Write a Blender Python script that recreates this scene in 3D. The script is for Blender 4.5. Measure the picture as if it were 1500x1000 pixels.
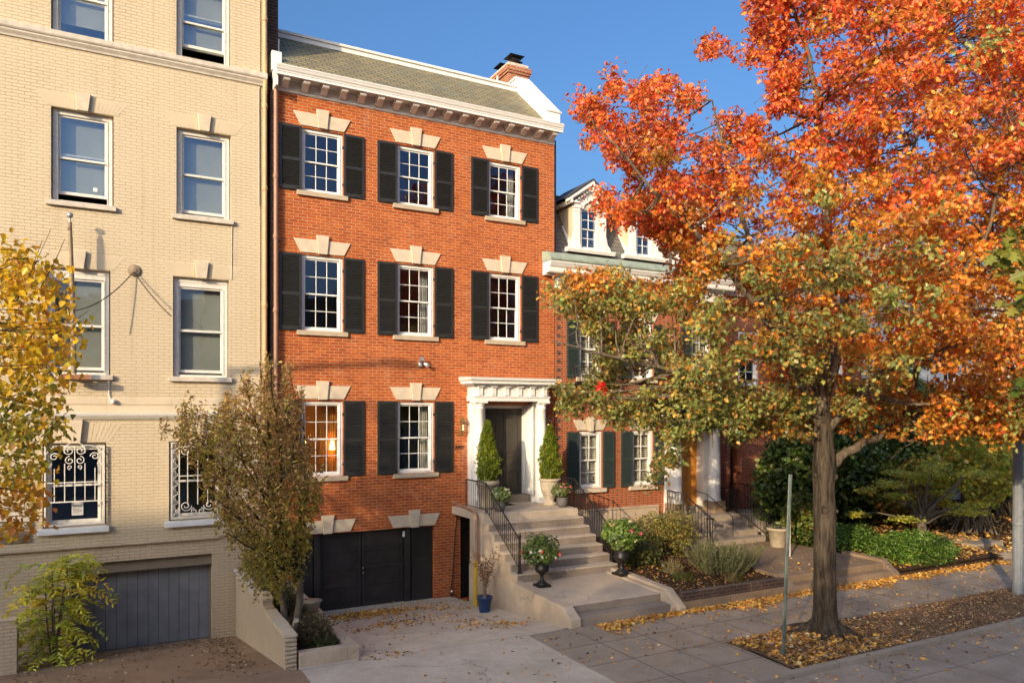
import bpy, math, random
import numpy as np
from mathutils import Vector, Matrix
R = math.radians
PI = math.pi
random.seed(7)
for _o in list(bpy.data.objects):
    bpy.data.objects.remove(_o)
scn = bpy.context.scene
col = scn.collection

# ------------------------------------------------------------------ camera, sky, sun, exposure
CAM = np.array([-3.335, -17.95, 4.1])
YAW = 28.109
cam = bpy.data.cameras.new('camera')
cam.sensor_width = 36
cam.lens = 1095 / 1500 * 36
cam.shift_y = 106 / 1500
cam.clip_start = 0.1
cam.clip_end = 2000
co = bpy.data.objects.new('camera', cam)
col.objects.link(co)
co.location = CAM
co.rotation_euler = (R(90), 0, -R(YAW))
scn.camera = co

SUN = Vector((1.4, 1.0, -0.5)).normalized()          # the way the light travels
w = bpy.data.worlds.new('World')
scn.world = w
w.use_nodes = True
wn = w.node_tree.nodes
sky = wn.new('ShaderNodeTexSky')
sky.sky_type = 'NISHITA'
sky.sun_disc = False
sky.sun_elevation = math.asin(-SUN.z)
sky.sun_rotation = math.atan2(-SUN.x, -SUN.y)
sky.air_density = 1.0
sky.dust_density = 8.0
sky.ozone_density = 4.5
wn['Background'].inputs['Strength'].default_value = 0.15
hs = wn.new('ShaderNodeHueSaturation')
hs.inputs['Saturation'].default_value = 1.12
hs.inputs['Hue'].default_value = 0.501
w.node_tree.links.new(sky.outputs[0], hs.inputs['Color'])
w.node_tree.links.new(hs.outputs[0], wn['Background'].inputs['Color'])
sl = bpy.data.lights.new('sun', 'SUN')
sl.energy = 2.5
sl.angle = R(0.5)
sl.color = (1.0, 0.78, 0.50)
so = bpy.data.objects.new('sun', sl)
col.objects.link(so)
so.rotation_euler = SUN.to_track_quat('-Z', 'Y').to_euler()
so.location = (-20, -20, 20)
scn.view_settings.view_transform = 'Standard'
scn.view_settings.look = 'None'
scn.view_settings.exposure = 1.0
scn.view_settings.gamma = 1
scn.render.resolution_x = 1024
scn.render.resolution_y = 682
cy = scn.cycles
cy.max_bounces = 8
cy.transparent_max_bounces = 12
cy.diffuse_bounces = 5
cy.glossy_bounces = 3
cy.caustics_reflective = False
cy.caustics_refractive = False

# ------------------------------------------------------------------ helpers
def tag(o, label=None, cat=None, group=None, kind=None):
    if label: o['label'] = label
    if cat: o['category'] = cat
    if group: o['group'] = group
    if kind: o['kind'] = kind
    return o

def empty(name, loc, label, cat, group=None, rz=0):
    o = bpy.data.objects.new(name, None)
    o.empty_display_size = 0.2
    o.location = loc
    o.rotation_euler = (0, 0, rz)
    col.objects.link(o)
    return tag(o, label, cat, group)

def wmat(o):
    return o.matrix_basis if o.parent is None else wmat(o.parent) @ o.matrix_parent_inverse @ o.matrix_basis

class MB:
    def __init__(s):
        s.v = []; s.f = []; s.sm = []
    def add(s, vs, fs, smooth=False, T=None):
        n = len(s.v)
        if T is not None:
            vs = [tuple(T @ Vector(p)) for p in vs]
        s.v += [tuple(p) for p in vs]
        s.f += [tuple(i + n for i in q) for q in fs]
        s.sm += [smooth] * len(fs)
        return s
    def box(s, x0, x1, y0, y1, z0, z1, T=None):
        vs = [(x0,y0,z0),(x1,y0,z0),(x1,y1,z0),(x0,y1,z0),(x0,y0,z1),(x1,y0,z1),(x1,y1,z1),(x0,y1,z1)]
        return s.add(vs, [(0,3,2,1),(4,5,6,7),(0,1,5,4),(1,2,6,5),(2,3,7,6),(3,0,4,7)], T=T)
    def quad(s, a, b, c, d):
        return s.add([a, b, c, d], [(0,1,2,3)])
    def ext(s, prof, a0, a1, axis='x', T=None):
        n = len(prof)
        if axis == 'x':
            vs = [(a0, p, q) for p, q in prof] + [(a1, p, q) for p, q in prof]
        elif axis == 'y':
            vs = [(p, a0, q) for p, q in prof] + [(p, a1, q) for p, q in prof]
        else:
            vs = [(p, q, a0) for p, q in prof] + [(p, q, a1) for p, q in prof]
        fs = [(i, (i+1) % n, n + (i+1) % n, n + i) for i in range(n)]
        fs += [tuple(range(n-1, -1, -1)), tuple(range(n, 2*n))]
        return s.add(vs, fs, T=T)
    def tube(s, pts, rad, seg=8, cap=True, smooth=True):
        P = [Vector(p) for p in pts]
        n = len(P)
        if not hasattr(rad, '__len__'): rad = [rad] * n
        vs = []; fs = []
        t0 = (P[1] - P[0]).normalized()
        up = Vector((0,0,1)) if abs(t0.z) < .9 else Vector((1,0,0))
        nx = t0.cross(up).normalized()
        for i in range(n):
            t = (P[min(i+1,n-1)] - P[max(i-1,0)])
            t = t.normalized() if t.length > 1e-9 else t0
            nx = (nx - t * nx.dot(t))
            nx = nx.normalized() if nx.length > 1e-6 else t.orthogonal().normalized()
            ny = t.cross(nx)
            for k in range(seg):
                a = 2*PI*k/seg
                vs.append(P[i] + (nx*math.cos(a) + ny*math.sin(a)) * rad[i])
        for i in range(n-1):
            for k in range(seg):
                k2 = (k+1) % seg
                fs.append((i*seg+k, i*seg+k2, (i+1)*seg+k2, (i+1)*seg+k))
        s.add(vs, fs, smooth)
        if cap:
            s.add([vs[k] for k in range(seg)], [tuple(range(seg-1,-1,-1))])
            s.add([vs[(n-1)*seg+k] for k in range(seg)], [tuple(range(seg))])
        return s
    def lathe(s, cx, cy_, prof, seg=20, smooth=True, a0=0, a1=2*PI):
        full = abs(a1-a0-2*PI) < 1e-6
        m = seg if full else seg+1
        vs = []; fs = []
        for r, z in prof:
            for k in range(m):
                a = a0 + (a1-a0)*k/seg
                vs.append((cx + r*math.cos(a), cy_ + r*math.sin(a), z))
        for i in range(len(prof)-1):
            for k in range(seg):
                k2 = (k+1) % m
                fs.append((i*m+k, i*m+k2, (i+1)*m+k2, (i+1)*m+k))
        return s.add(vs, fs, smooth)
    def ball(s, c, r, seg=8, sq=1.0):
        prof = [(max(1e-4, r*math.sin(PI*i/6)), c[2] - r*sq*math.cos(PI*i/6)) for i in range(7)]
        return s.lathe(c[0], c[1], prof, seg)
    def build(s, name, mat, parent=None, bevel=0):
        me = bpy.data.meshes.new(name)
        me.from_pydata(s.v, [], s.f)
        me.polygons.foreach_set('use_smooth', s.sm)
        me.update()
        o = bpy.data.objects.new(name, me)
        me.materials.append(mat)
        col.objects.link(o)
        if parent is not None:
            o.parent = parent
            o.matrix_parent_inverse = wmat(parent).inverted()
        if bevel:
            b = o.modifiers.new('bevel', 'BEVEL')
            b.width = bevel; b.segments = 2; b.limit_method = 'ANGLE'; b.angle_limit = R(40)
        return o

def dup(o, parent=None, off=(0,0,0)):
    """a shifted copy of a thing with its parts and their sub-parts"""
    c = o.copy(); col.objects.link(c)
    if parent is not None: c.parent = parent
    c.location = Vector(o.location) + Vector(off)
    for ch in [k for k in bpy.data.objects if k.parent == o]:
        dup(ch, c)
    return c

def struct(name, mb, mat, bevel=0):
    o = mb.build(name, mat, None, bevel)
    o['kind'] = 'structure'
    return o

# ------------------------------------------------------------------ materials
def newmat(name):
    m = bpy.data.materials.new(name)
    m.use_nodes = True
    nt = m.node_tree
    b = nt.nodes['Principled BSDF']
    return m, nt, b

def N(nt, t, **kw):
    n = nt.nodes.new('ShaderNode' + t)
    for k, v in kw.items():
        if k.startswith('_'):
            setattr(n, k[1:], v)
        else:
            n.inputs[k.replace('_', ' ')].default_value = v
    return n

def L(nt, a, b): nt.links.new(a, b)

def ramp(nt, fac, stops):
    r = nt.nodes.new('ShaderNodeValToRGB')
    e = r.color_ramp.elements
    while len(e) < len(stops): e.new(0.5)
    for i, (p, c) in enumerate(stops):
        e[i].position = p
        e[i].color = (c[0], c[1], c[2], 1) if hasattr(c, '__len__') else (c, c, c, 1)
    L(nt, fac, r.inputs[0])
    return r.outputs[0]

def mixc(nt, f, a, b, mode='MIX'):
    m = nt.nodes.new('ShaderNodeMix')
    m.data_type = 'RGBA'; m.blend_type = mode
    for s, x in ((0, f), (6, a), (7, b)):
        if hasattr(x, 'is_linked') or isinstance(x, bpy.types.NodeSocket): L(nt, x, m.inputs[s])
        elif hasattr(x, '__len__'): m.inputs[s].default_value = (*x[:3], 1)
        else: m.inputs[s].default_value = x
    return m.outputs[2]

def objco(nt):
    return nt.nodes.new('ShaderNodeTexCoord').outputs['Object']

def noise(nt, vec, scale, detail=4, rough=.55):
    n = N(nt, 'TexNoise', Scale=scale, Detail=detail, Roughness=rough)
    L(nt, vec, n.inputs['Vector'])
    return n.outputs['Fac']

def bump(nt, b, h, strength=.3, dist=.01):
    n = N(nt, 'Bump', Strength=strength, Distance=dist)
    L(nt, h, n.inputs['Height'])
    L(nt, n.outputs[0], b.inputs['Normal'])
    return n

def plain(name, c, rough=.6, var=.15, scale=6, bmp=.1, metal=0, spec=.5, bd=.004):
    m, nt, b = newmat(name)
    v = objco(nt)
    f = noise(nt, v, scale, 5)
    lo = [x*(1-var) for x in c]; hi = [min(1, x*(1+var)) for x in c]
    L(nt, ramp(nt, f, [(.3, lo), (.7, hi)]), b.inputs['Base Color'])
    b.inputs['Roughness'].default_value = rough
    b.inputs['Metallic'].default_value = metal
    b.inputs['Specular IOR Level'].default_value = spec
    if bmp: bump(nt, b, noise(nt, v, scale*9, 4), bmp, bd)
    return m

def wall_uv(nt):
    """u = x + y, v = z in the object's own space"""
    v = objco(nt)
    sp = nt.nodes.new('ShaderNodeSeparateXYZ'); L(nt, v, sp.inputs[0])
    ad = N(nt, 'Math', _operation='ADD'); L(nt, sp.outputs[0], ad.inputs[0]); L(nt, sp.outputs[1], ad.inputs[1])
    cb = nt.nodes.new('ShaderNodeCombineXYZ'); L(nt, ad.outputs[0], cb.inputs[0]); L(nt, sp.outputs[2], cb.inputs[1])
    return v, cb.outputs[0], sp

def brick(name, c1, c2, mort, bw=.213, rh=.073, ms=.009, rough=.85, bd=.006, dark=None, stain=.25, pale=.2, painted=False):
    m, nt, b = newmat(name)
    v, uv, sp = wall_uv(nt)
    # slight waviness so the courses are not ruled
    nz = N(nt, 'TexNoise', Scale=3.0, Detail=3); L(nt, v, nz.inputs['Vector'])
    wv = N(nt, 'VectorMath', _operation='MULTIPLY_ADD')
    L(nt, nz.outputs['Color'], wv.inputs[0]); wv.inputs[1].default_value = (.012, .008, 0); L(nt, uv, wv.inputs[2])
    t = N(nt, 'TexBrick', Scale=1.0, Mortar_Size=ms, Mortar_Smooth=.2, Bias=0.0, Brick_Width=bw, Row_Height=rh)
    t.offset = .5
    L(nt, wv.outputs[0], t.inputs['Vector'])
    t.inputs['Color1'].default_value = (*c1, 1)
    t.inputs['Color2'].default_value = (*c2, 1)
    t.inputs['Mortar'].default_value = (*mort, 1)
    c = t.outputs['Color']
    if dark is not None:      # burnt header bricks
        t2 = N(nt, 'TexBrick', Scale=1.0, Mortar_Size=ms, Mortar_Smooth=.2, Bias=.0, Brick_Width=bw*1.5, Row_Height=rh)
        t2.offset = .5; t2.squash = 1.0
        L(nt, wv.outputs[0], t2.inputs['Vector'])
        # headers: a short brick every 1.5 lengths
        fr = N(nt, 'VectorMath', _operation='MULTIPLY'); L(nt, wv.outputs[0], fr.inputs[0]); fr.inputs[1].default_value = (1/(bw*1.5), 1/rh, 0)
        fs = nt.nodes.new('ShaderNodeSeparateXYZ'); L(nt, fr.outputs[0], fs.inputs[0])
        fl = N(nt, 'Math', _operation='FLOOR'); L(nt, fs.outputs[1], fl.inputs[0])
        hf = N(nt, 'Math', _operation='MULTIPLY'); L(nt, fl.outputs[0], hf.inputs[0]); hf.inputs[1].default_value = .5
        ad = N(nt, 'Math', _operation='ADD'); L(nt, fs.outputs[0], ad.inputs[0]); L(nt, hf.outputs[0], ad.inputs[1])
        fc = N(nt, 'Math', _operation='FRACT'); L(nt, ad.outputs[0], fc.inputs[0])
        lt = N(nt, 'Math', _operation='LESS_THAN'); L(nt, fc.outputs[0], lt.inputs[0]); lt.inputs[1].default_value = .30
        body = mixc(nt, lt.outputs[0], c2, dark)
        bb = mixc(nt, noise(nt, wv.outputs[0], 9, 2), body, c1)
        bb = mixc(nt, .5, body, bb)
        # mortar: rows plus verticals
        fz = N(nt, 'Math', _operation='FRACT'); L(nt, fs.outputs[1], fz.inputs[0])
        lz = N(nt, 'Math', _operation='LESS_THAN'); L(nt, fz.outputs[0], lz.inputs[0]); lz.inputs[1].default_value = .15
        d1 = N(nt, 'Math', _operation='LESS_THAN'); L(nt, fc.outputs[0], d1.inputs[0]); d1.inputs[1].default_value = .035
        d2 = N(nt, 'Math', _operation='COMPARE'); L(nt, fc.outputs[0], d2.inputs[0]); d2.inputs[1].default_value = .32; d2.inputs[2].default_value = .018
        mx = N(nt, 'Math', _operation='MAXIMUM'); L(nt, lz.outputs[0], mx.inputs[0]); L(nt, d1.outputs[0], mx.inputs[1])
        mx2 = N(nt, 'Math', _operation='MAXIMUM'); L(nt, mx.outputs[0], mx2.inputs[0]); L(nt, d2.outputs[0], mx2.inputs[1])
        c = mixc(nt, mx2.outputs[0], bb, mort)
        mfac = mx2.outputs[0]
    else:
        mfac = t.outputs['Fac']
    big = noise(nt, v, .9, 6, .65)
    if not painted:      # fired darker and lighter in patches a few bricks wide
        st_ = nt.nodes.new('ShaderNodeMapping'); st_.inputs['Scale'].default_value = (4.2, 12.5, 1); L(nt, uv, st_.inputs[0])
        c = mixc(nt, ramp(nt, noise(nt, st_.outputs[0], 1.0, 3, .6), [(.50, 0), (.70, .45)]), c, [c2[0]*.62, c2[1]*.75, c2[2]*1.3])
        c = mixc(nt, ramp(nt, noise(nt, v, 2.3, 6, .7), [(.36, .28), (.52, 0)]), c, [c2[0]*.8, c2[1]*.8, c2[2]])
        sk = nt.nodes.new('ShaderNodeMapping'); sk.inputs['Scale'].default_value = (2.6, .45, 1); L(nt, uv, sk.inputs[0])
        c = mixc(nt, ramp(nt, noise(nt, sk.outputs[0], 1.0, 7, .75), [(.56, 0), (.80, .42)]), c, [.62, .40, .29])
    if painted:
        # paint: almost one colour; the joints gather a little dirt where it is worn
        worn = ramp(nt, noise(nt, v, .8, 6, .75), [(.50, 0), (.66, .8)])
        c = mixc(nt, mfac, c1, mixc(nt, worn, [c1[0]*.80, c1[1]*.77, c1[2]*.72], mort))
        c = mixc(nt, ramp(nt, noise(nt, uv, 14, 3), [(.35, 0), (.75, .35)]), c, c2)
        ms_ = nt.nodes.new('ShaderNodeMapping'); ms_.inputs['Scale'].default_value = (5.0, .28, 1); L(nt, uv, ms_.inputs[0])
        c = mixc(nt, ramp(nt, noise(nt, ms_.outputs[0], 1.0, 6, .7), [(.54, 0), (.78, .40)]), c, [c1[0]*.62, c1[1]*.56, c1[2]*.46])
    c = mixc(nt, ramp(nt, big, [(.35, stain), (.6, 0)]), c, [x*.5 for x in c1])
    c = mixc(nt, ramp(nt, noise(nt, v, 1.7, 6, .7), [(.58, 0), (.75, pale)]), c, mort)
    L(nt, c, b.inputs['Base Color'])
    b.inputs['Roughness'].default_value = rough
    b.inputs['Specular IOR Level'].default_value = .25
    inv = N(nt, 'Math', _operation='SUBTRACT'); inv.inputs[0].default_value = 1; L(nt, mfac, inv.inputs[1])
    h = N(nt, 'Math', _operation='MULTIPLY_ADD'); L(nt, noise(nt, v, 45, 3), h.inputs[0]); h.inputs[1].default_value = .35; L(nt, inv.outputs[0], h.inputs[2])
    bump(nt, b, h.outputs[0], .8, bd)
    return m

def slabs(name, c, wd, ht, off=0.0, ms=.012, joint=.35, axis='xy', stain=.35, rough=.85, loc=(0,0,0)):
    m, nt, b = newmat(name)
    v = objco(nt)
    mp = nt.nodes.new('ShaderNodeMapping'); mp.inputs['Location'].default_value = loc; L(nt, v, mp.inputs[0])
    vv = mp.outputs[0]
    t = N(nt, 'TexBrick', Scale=1.0, Mortar_Size=ms, Mortar_Smooth=.3, Bias=0.0, Brick_Width=wd, Row_Height=ht)
    t.offset = off
    L(nt, vv, t.inputs['Vector'])
    t.inputs['Color1'].default_value = (*[x*.9 for x in c], 1)
    t.inputs['Color2'].default_value = (*[min(1, x*1.1) for x in c], 1)
    t.inputs['Mortar'].default_value = (*[x*joint for x in c], 1)
    cc = t.outputs['Color']
    cc = mixc(nt, ramp(nt, noise(nt, v, 1.3, 8, .7), [(.38, stain), (.62, 0)]), cc, [c[0]*.45, c[1]*.4, c[2]*.35])
    cc = mixc(nt, ramp(nt, noise(nt, v, .45, 6, .7), [(.52, 0), (.66, stain*.8)]), cc, [min(1,c[0]*1.25), min(1,c[1]*1.22), min(1,c[2]*1.2)])
    cc = mixc(nt, ramp(nt, noise(nt, v, 4.5, 8, .75), [(.50, 0), (.70, stain)]), cc, [c[0]*.62, c[1]*.54, c[2]*.46])
    cc = mixc(nt, ramp(nt, noise(nt, v, 24, 5, .7), [(.4, .3), (.6, 0)]), cc, [x*.6 for x in c])
    dn = N(nt, 'TexNoise', Scale=1.6, Detail=5); L(nt, v, dn.inputs['Vector'])
    dv = N(nt, 'VectorMath', _operation='MULTIPLY_ADD'); L(nt, dn.outputs['Color'], dv.inputs[0]); dv.inputs[1].default_value = (.9, .9, .9); L(nt, v, dv.inputs[2])
    vo = N(nt, 'TexVoronoi', Scale=.42); vo.feature = 'DISTANCE_TO_EDGE'; L(nt, dv.outputs[0], vo.inputs['Vector'])
    ck = ramp(nt, vo.outputs['Distance'], [(.002, 1), (.006, 0)])
    cm = N(nt, 'Math', _operation='MULTIPLY'); L(nt, ck, cm.inputs[0]); L(nt, ramp(nt, noise(nt, v, .7, 3), [(.50, 0), (.56, .75)]), cm.inputs[1])
    cc = mixc(nt, cm.outputs[0], cc, [x*.3 for x in c])
    L(nt, cc, b.inputs['Base Color'])
    b.inputs['Roughness'].default_value = rough
    inv = N(nt, 'Math', _operation='SUBTRACT'); inv.inputs[0].default_value = 1; L(nt, t.outputs['Fac'], inv.inputs[1])
    h = N(nt, 'Math', _operation='MULTIPLY_ADD'); L(nt, noise(nt, v, 60, 4), h.inputs[0]); h.inputs[1].default_value = .25; L(nt, inv.outputs[0], h.inputs[2])
    bump(nt, b, h.outputs[0], .5, .006)
    return m

def glassmat(name, refl=.3, tint=(.75, .8, .82), gcol=(.8, .9, 1)):
    m, nt, b = newmat(name)
    nt.nodes.remove(b)
    out = nt.nodes['Material Output']
    tr = N(nt, 'BsdfTransparent', Color=(*tint, 1))
    gl = N(nt, 'BsdfGlossy', Color=(*gcol, 1), Roughness=.02)  # gloss colour deepens the blue of the reflected sky
    fr = N(nt, 'LayerWeight', Blend=.5)
    pw = N(nt, 'Math', _operation='POWER'); L(nt, fr.outputs['Facing'], pw.inputs[0]); pw.inputs[1].default_value = 4.0
    a = N(nt, 'Math', _operation='MULTIPLY_ADD'); L(nt, pw.outputs[0], a.inputs[0]); a.inputs[1].default_value = .7; a.inputs[2].default_value = refl + .04; a.use_clamp = True
    v = objco(nt)
    bp = N(nt, 'Bump', Strength=.04, Distance=.05); L(nt, noise(nt, v, 2.2, 2), bp.inputs['Height']); L(nt, bp.outputs[0], gl.inputs['Normal'])
    mx = nt.nodes.new('ShaderNodeMixShader')
    L(nt, a.outputs[0], mx.inputs[0]); L(nt, tr.outputs[0], mx.inputs[1]); L(nt, gl.outputs[0], mx.inputs[2])
    L(nt, mx.outputs[0], out.inputs[0])
    return m

def emit(name, c, s):
    m, nt, b = newmat(name)
    b.inputs['Base Color'].default_value = (*c, 1)
    b.inputs['Emission Color'].default_value = (*c, 1)
    b.inputs['Emission Strength'].default_value = s
    return m

def leafmat(name, trans=.35, rough=.5):
    m, nt, b = newmat(name)
    at = nt.nodes.new('ShaderNodeAttribute'); at.attribute_name = 'leafcol'
    L(nt, at.outputs['Color'], b.inputs['Base Color'])
    b.inputs['Roughness'].default_value = rough
    b.inputs['Specular IOR Level'].default_value = .5
    tl = nt.nodes.new('ShaderNodeBsdfTranslucent')
    L(nt, at.outputs['Color'], tl.inputs['Color'])
    mx = nt.nodes.new('ShaderNodeMixShader'); mx.inputs[0].default_value = trans
    L(nt, b.outputs[0], mx.inputs[1]); L(nt, tl.outputs[0], mx.inputs[2])
    L(nt, mx.outputs[0], nt.nodes['Material Output'].inputs[0])
    return m

def barkmat(name, c1, c2, sc=14, bd=.02):
    m, nt, b = newmat(name)
    v = objco(nt)
    mp = nt.nodes.new('ShaderNodeMapping'); mp.inputs['Scale'].default_value = (1, 1, .16); L(nt, v, mp.inputs[0])
    f = noise(nt, mp.outputs[0], sc, 8, .7)
    L(nt, ramp(nt, f, [(.35, c1), (.65, c2)]), b.inputs['Base Color'])
    b.inputs['Roughness'].default_value = .9
    b.inputs['Specular IOR Level'].default_value = .15
    bump(nt, b, f, 1.0, bd)
    return m

M = {}
M['brick'] = brick('red_brick', (.54, .125, .022), (.35, .064, .015), (.52, .31, .17), ms=.0088, stain=.30, pale=.45)
M['brick2'] = brick('flemish_brick', (.46, .13, .04), (.38, .085, .028), (.46, .29, .18), dark=(.07, .045, .05), stain=.15, pale=.2)
M['brick3'] = brick('far_brick', (.42, .11, .045), (.32, .075, .035), (.40, .27, .19), stain=.2)
M['brick_dark'] = brick('dark_brick', (.10, .055, .04), (.07, .04, .033), (.16, .13, .11), stain=.3)  # dark brick for set-back walls, joints and the edging
M['chim'] = brick('chimney_brick', (.42, .15, .06), (.36, .11, .045), (.45, .35, .27), stain=.15)
M['cream'] = brick('cream_painted_brick', (.64, .53, .365), (.68, .58, .43), (.40, .29, .16), rh=.068, ms=.009, bd=.024, rough=.6, stain=.08, pale=0, painted=True)
M['creamflat'] = plain('cream_paint', (.64, .53, .38), .6, .08, 3, .15)
M['creamlow'] = brick('lower_painted_brick', (.60, .48, .34), (.65, .54, .40), (.26, .19, .12), rh=.068, ms=.010, bd=.022, rough=.65, stain=.25, pale=0, painted=True)  # the same cream, a little darker, for the lower walls
M['creamfan'] = plain('cream_arch_paint', (.60, .495, .34), .6, .06, 3, .15)
M['stone'] = plain('limestone', (.60, .50, .37), .7, .10, 5, .2)
M['sillstone'] = plain('sandstone_sill', (.46, .37, .26), .75, .12, 8, .2)
M['greystone'] = plain('grey_stone', (.56, .50, .42), .8, .15, 7, .3)
M['white'] = plain('white_paint', (.78, .76, .72), .45, .04, 5, .05)
M['whiteold'] = plain('weathered_white_paint', (.70, .67, .61), .55, .10, 12, .15)
M['bluewhite'] = plain('white_sill_paint', (.72, .73, .75), .5, .06, 8, .1)
M['black'] = plain('black_shutter_paint', (.026, .026, .025), .42, .2, 7, .05)
M['iron'] = plain('black_iron', (.014, .012, .011), .45, .3, 20, .1)
M['greenblack'] = plain('green_shutter_paint', (.035, .050, .045), .45, .2, 9, .08)
M['door'] = plain('dark_door_paint', (.060, .052, .045), .34, .15, 4, .02)
M['garage'] = plain('black_garage_paint', (.022, .020, .020), .5, .35, 3, .1)
M['bluegrey'] = plain('blue_grey_paint', (.215, .225, .255), .6, .18, 3, .12)
M['bluegroove'] = plain('dark_groove', (.03, .033, .04), .8, .1, 3, 0)
M['header'] = plain('garage_header_board', (.22, .18, .14), .7, .15, 3, .1)
M['conc'] = slabs('concrete', (.62, .50, .375), 50, 50, ms=0, stain=.45)
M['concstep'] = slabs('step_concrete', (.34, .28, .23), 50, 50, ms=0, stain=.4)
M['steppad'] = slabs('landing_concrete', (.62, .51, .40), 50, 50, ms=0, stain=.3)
M['walk'] = slabs('sidewalk_concrete', (.40, .325, .25), .955, .955, ms=.016, joint=.35, stain=.42, loc=(.395, .19, 0))
M['drive'] = slabs('driveway_concrete', (.66, .575, .46), 4.4, 3.2, ms=.014, joint=.4, stain=.42, loc=(.75, -.6, 0))
M['drive2'] = slabs('brown_driveway', (.34, .225, .14), 4.0, 5.0, ms=.01, joint=.5, stain=.5, loc=(0, -.6, 0))
M['road'] = slabs('road_slabs', (.40, .33, .265), 1.35, .92, ms=.014, joint=.4, stain=.45, loc=(.45, .42, 0))
M['kerb'] = slabs('kerb_stone', (.38, .32, .255), 1.8, 50, ms=.01, joint=.5, stain=.3)
M['terr'] = slabs('terrace_concrete', (.31, .22, .145), 1.7, 1.9, ms=.012, joint=.5, stain=.4)
M['slate'] = None
M['soil'] = None
M['glass'] = glassmat('window_glass', .045, (.85, .87, .88), (.6, .75, 1))
M['skyglass'] = glassmat('upper_window_glass', .11, (.90, .92, .90), (.50, .72, 1))
M['glasslow'] = glassmat('street_window_glass', .02, (.93, .93, .9))
M['room'] = plain('room_wall', (.10, .095, .09), .9, .1, 2, 0)
M['roomwarm'] = plain('warm_room_wall', (.38, .22, .08), .9, .1, 2, 0)
M['shade'] = plain('roller_blind', (.42, .42, .36), .9, .10, 1.5, 0)
M['drape'] = plain('amber_curtain', (.60, .30, .06), .9, .15, 8, 0)
M['blind'] = plain('white_blind', (.62, .60, .54), .6, .05, 3, 0)
M['copper'] = plain('copper_green_gutter', (.30, .36, .29), .6, .2, 5, .1)
M['tanpipe'] = plain('tan_downspout', (.52, .33, .16), .5, .1, 6, .05)
M['brownpipe'] = plain('brown_downspout', (.30, .16, .10), .45, .1, 6, .05)
M['yellow'] = plain('yellow_paint', (.55, .36, .02), .5, .15, 8, .05)
M['bluepot'] = plain('blue_glaze', (.012, .045, .14), .3, .1, 4, .02)
M['terracotta'] = plain('stone_pot', (.42, .35, .26), .8, .15, 9, .2)
M['claydark'] = plain('grey_clay_pot', (.13, .12, .11), .7, .2, 9, .2)
M['mat'] = plain('door_mat', (.015, .014, .013), .95, .3, 40, .3)
M['wooddoor'] = plain('orange_wood_door', (.62, .26, .035), .35, .15, 5, .05)
M['brass'] = plain('brass', (.40, .26, .10), .35, .2, 10, 0, metal=.8)
M['steel'] = plain('galvanised_steel', (.36, .38, .38), .45, .15, 12, .05, metal=.5)
M['greenpost'] = plain('green_post_paint', (.10, .125, .11), .5, .25, 12, .1)
M['lamppost'] = plain('grey_lamp_post_paint', (.20, .22, .25), .5, .15, 6, .05)
M['wood'] = plain('weathered_wood', (.28, .21, .14), .8, .2, 8, .2)
M['redwood'] = plain('red_wood_block', (.30, .13, .07), .8, .2, 8, .2)
M['flue'] = plain('orange_flue', (.50, .24, .07), .7, .1, 5, 0)
M['paper'] = plain('notice_paper', (.55, .55, .54), .8, .05, 3, 0)
M['ink'] = plain('ink', (.10, .10, .12), .8, .05, 3, 0)
M['lamp'] = emit('lamp_glow', (1, .55, .18), 6)
M['lampdim'] = emit('lantern_glow', (1, .62, .25), 1.6)
M['shadedbark'] = barkmat('shaded_oak_bark', (.018, .014, .011), (.125, .097, .070), 13, .07)  # trunk bark darkened, the shade low on the tree is in its colour
M['limbbark'] = barkmat('limb_bark', (.05, .038, .028), (.25, .195, .14), 14, .03)  # paler than the trunk, the crown's sunlight is put into the limb tone
M['greybark'] = barkmat('grey_bark', (.10, .08, .06), (.25, .20, .15), 22, .008)
M['darkbark'] = barkmat('dark_bark', (.03, .022, .016), (.09, .07, .05), 22, .01)
M['leaf'] = leafmat('autumn_leaf', .42, .36)
M['leafdull'] = leafmat('dry_leaf', .45, .75)
M['leafdark'] = leafmat('evergreen_leaf', .2, .35)
M['petal'] = leafmat('petals', .3)
M['dead'] = leafmat('fallen_leaf', .1, .7)
M['oppbrick'] = brick('opposite_brick', (.28, .12, .07), (.22, .09, .06), (.30, .24, .19))
M['oppcream'] = plain('opposite_stucco', (.45, .40, .33), .8, .1, 2, 0)
M['darkroof'] = plain('dark_roof', (.06, .06, .07), .7, .2, 3, .1)
M['whitebrick'] = brick('white_painted_brick', (.60, .60, .60), (.62, .62, .62), (.42, .42, .42), ms=.006, painted=True, stain=.1, pale=0)

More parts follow.
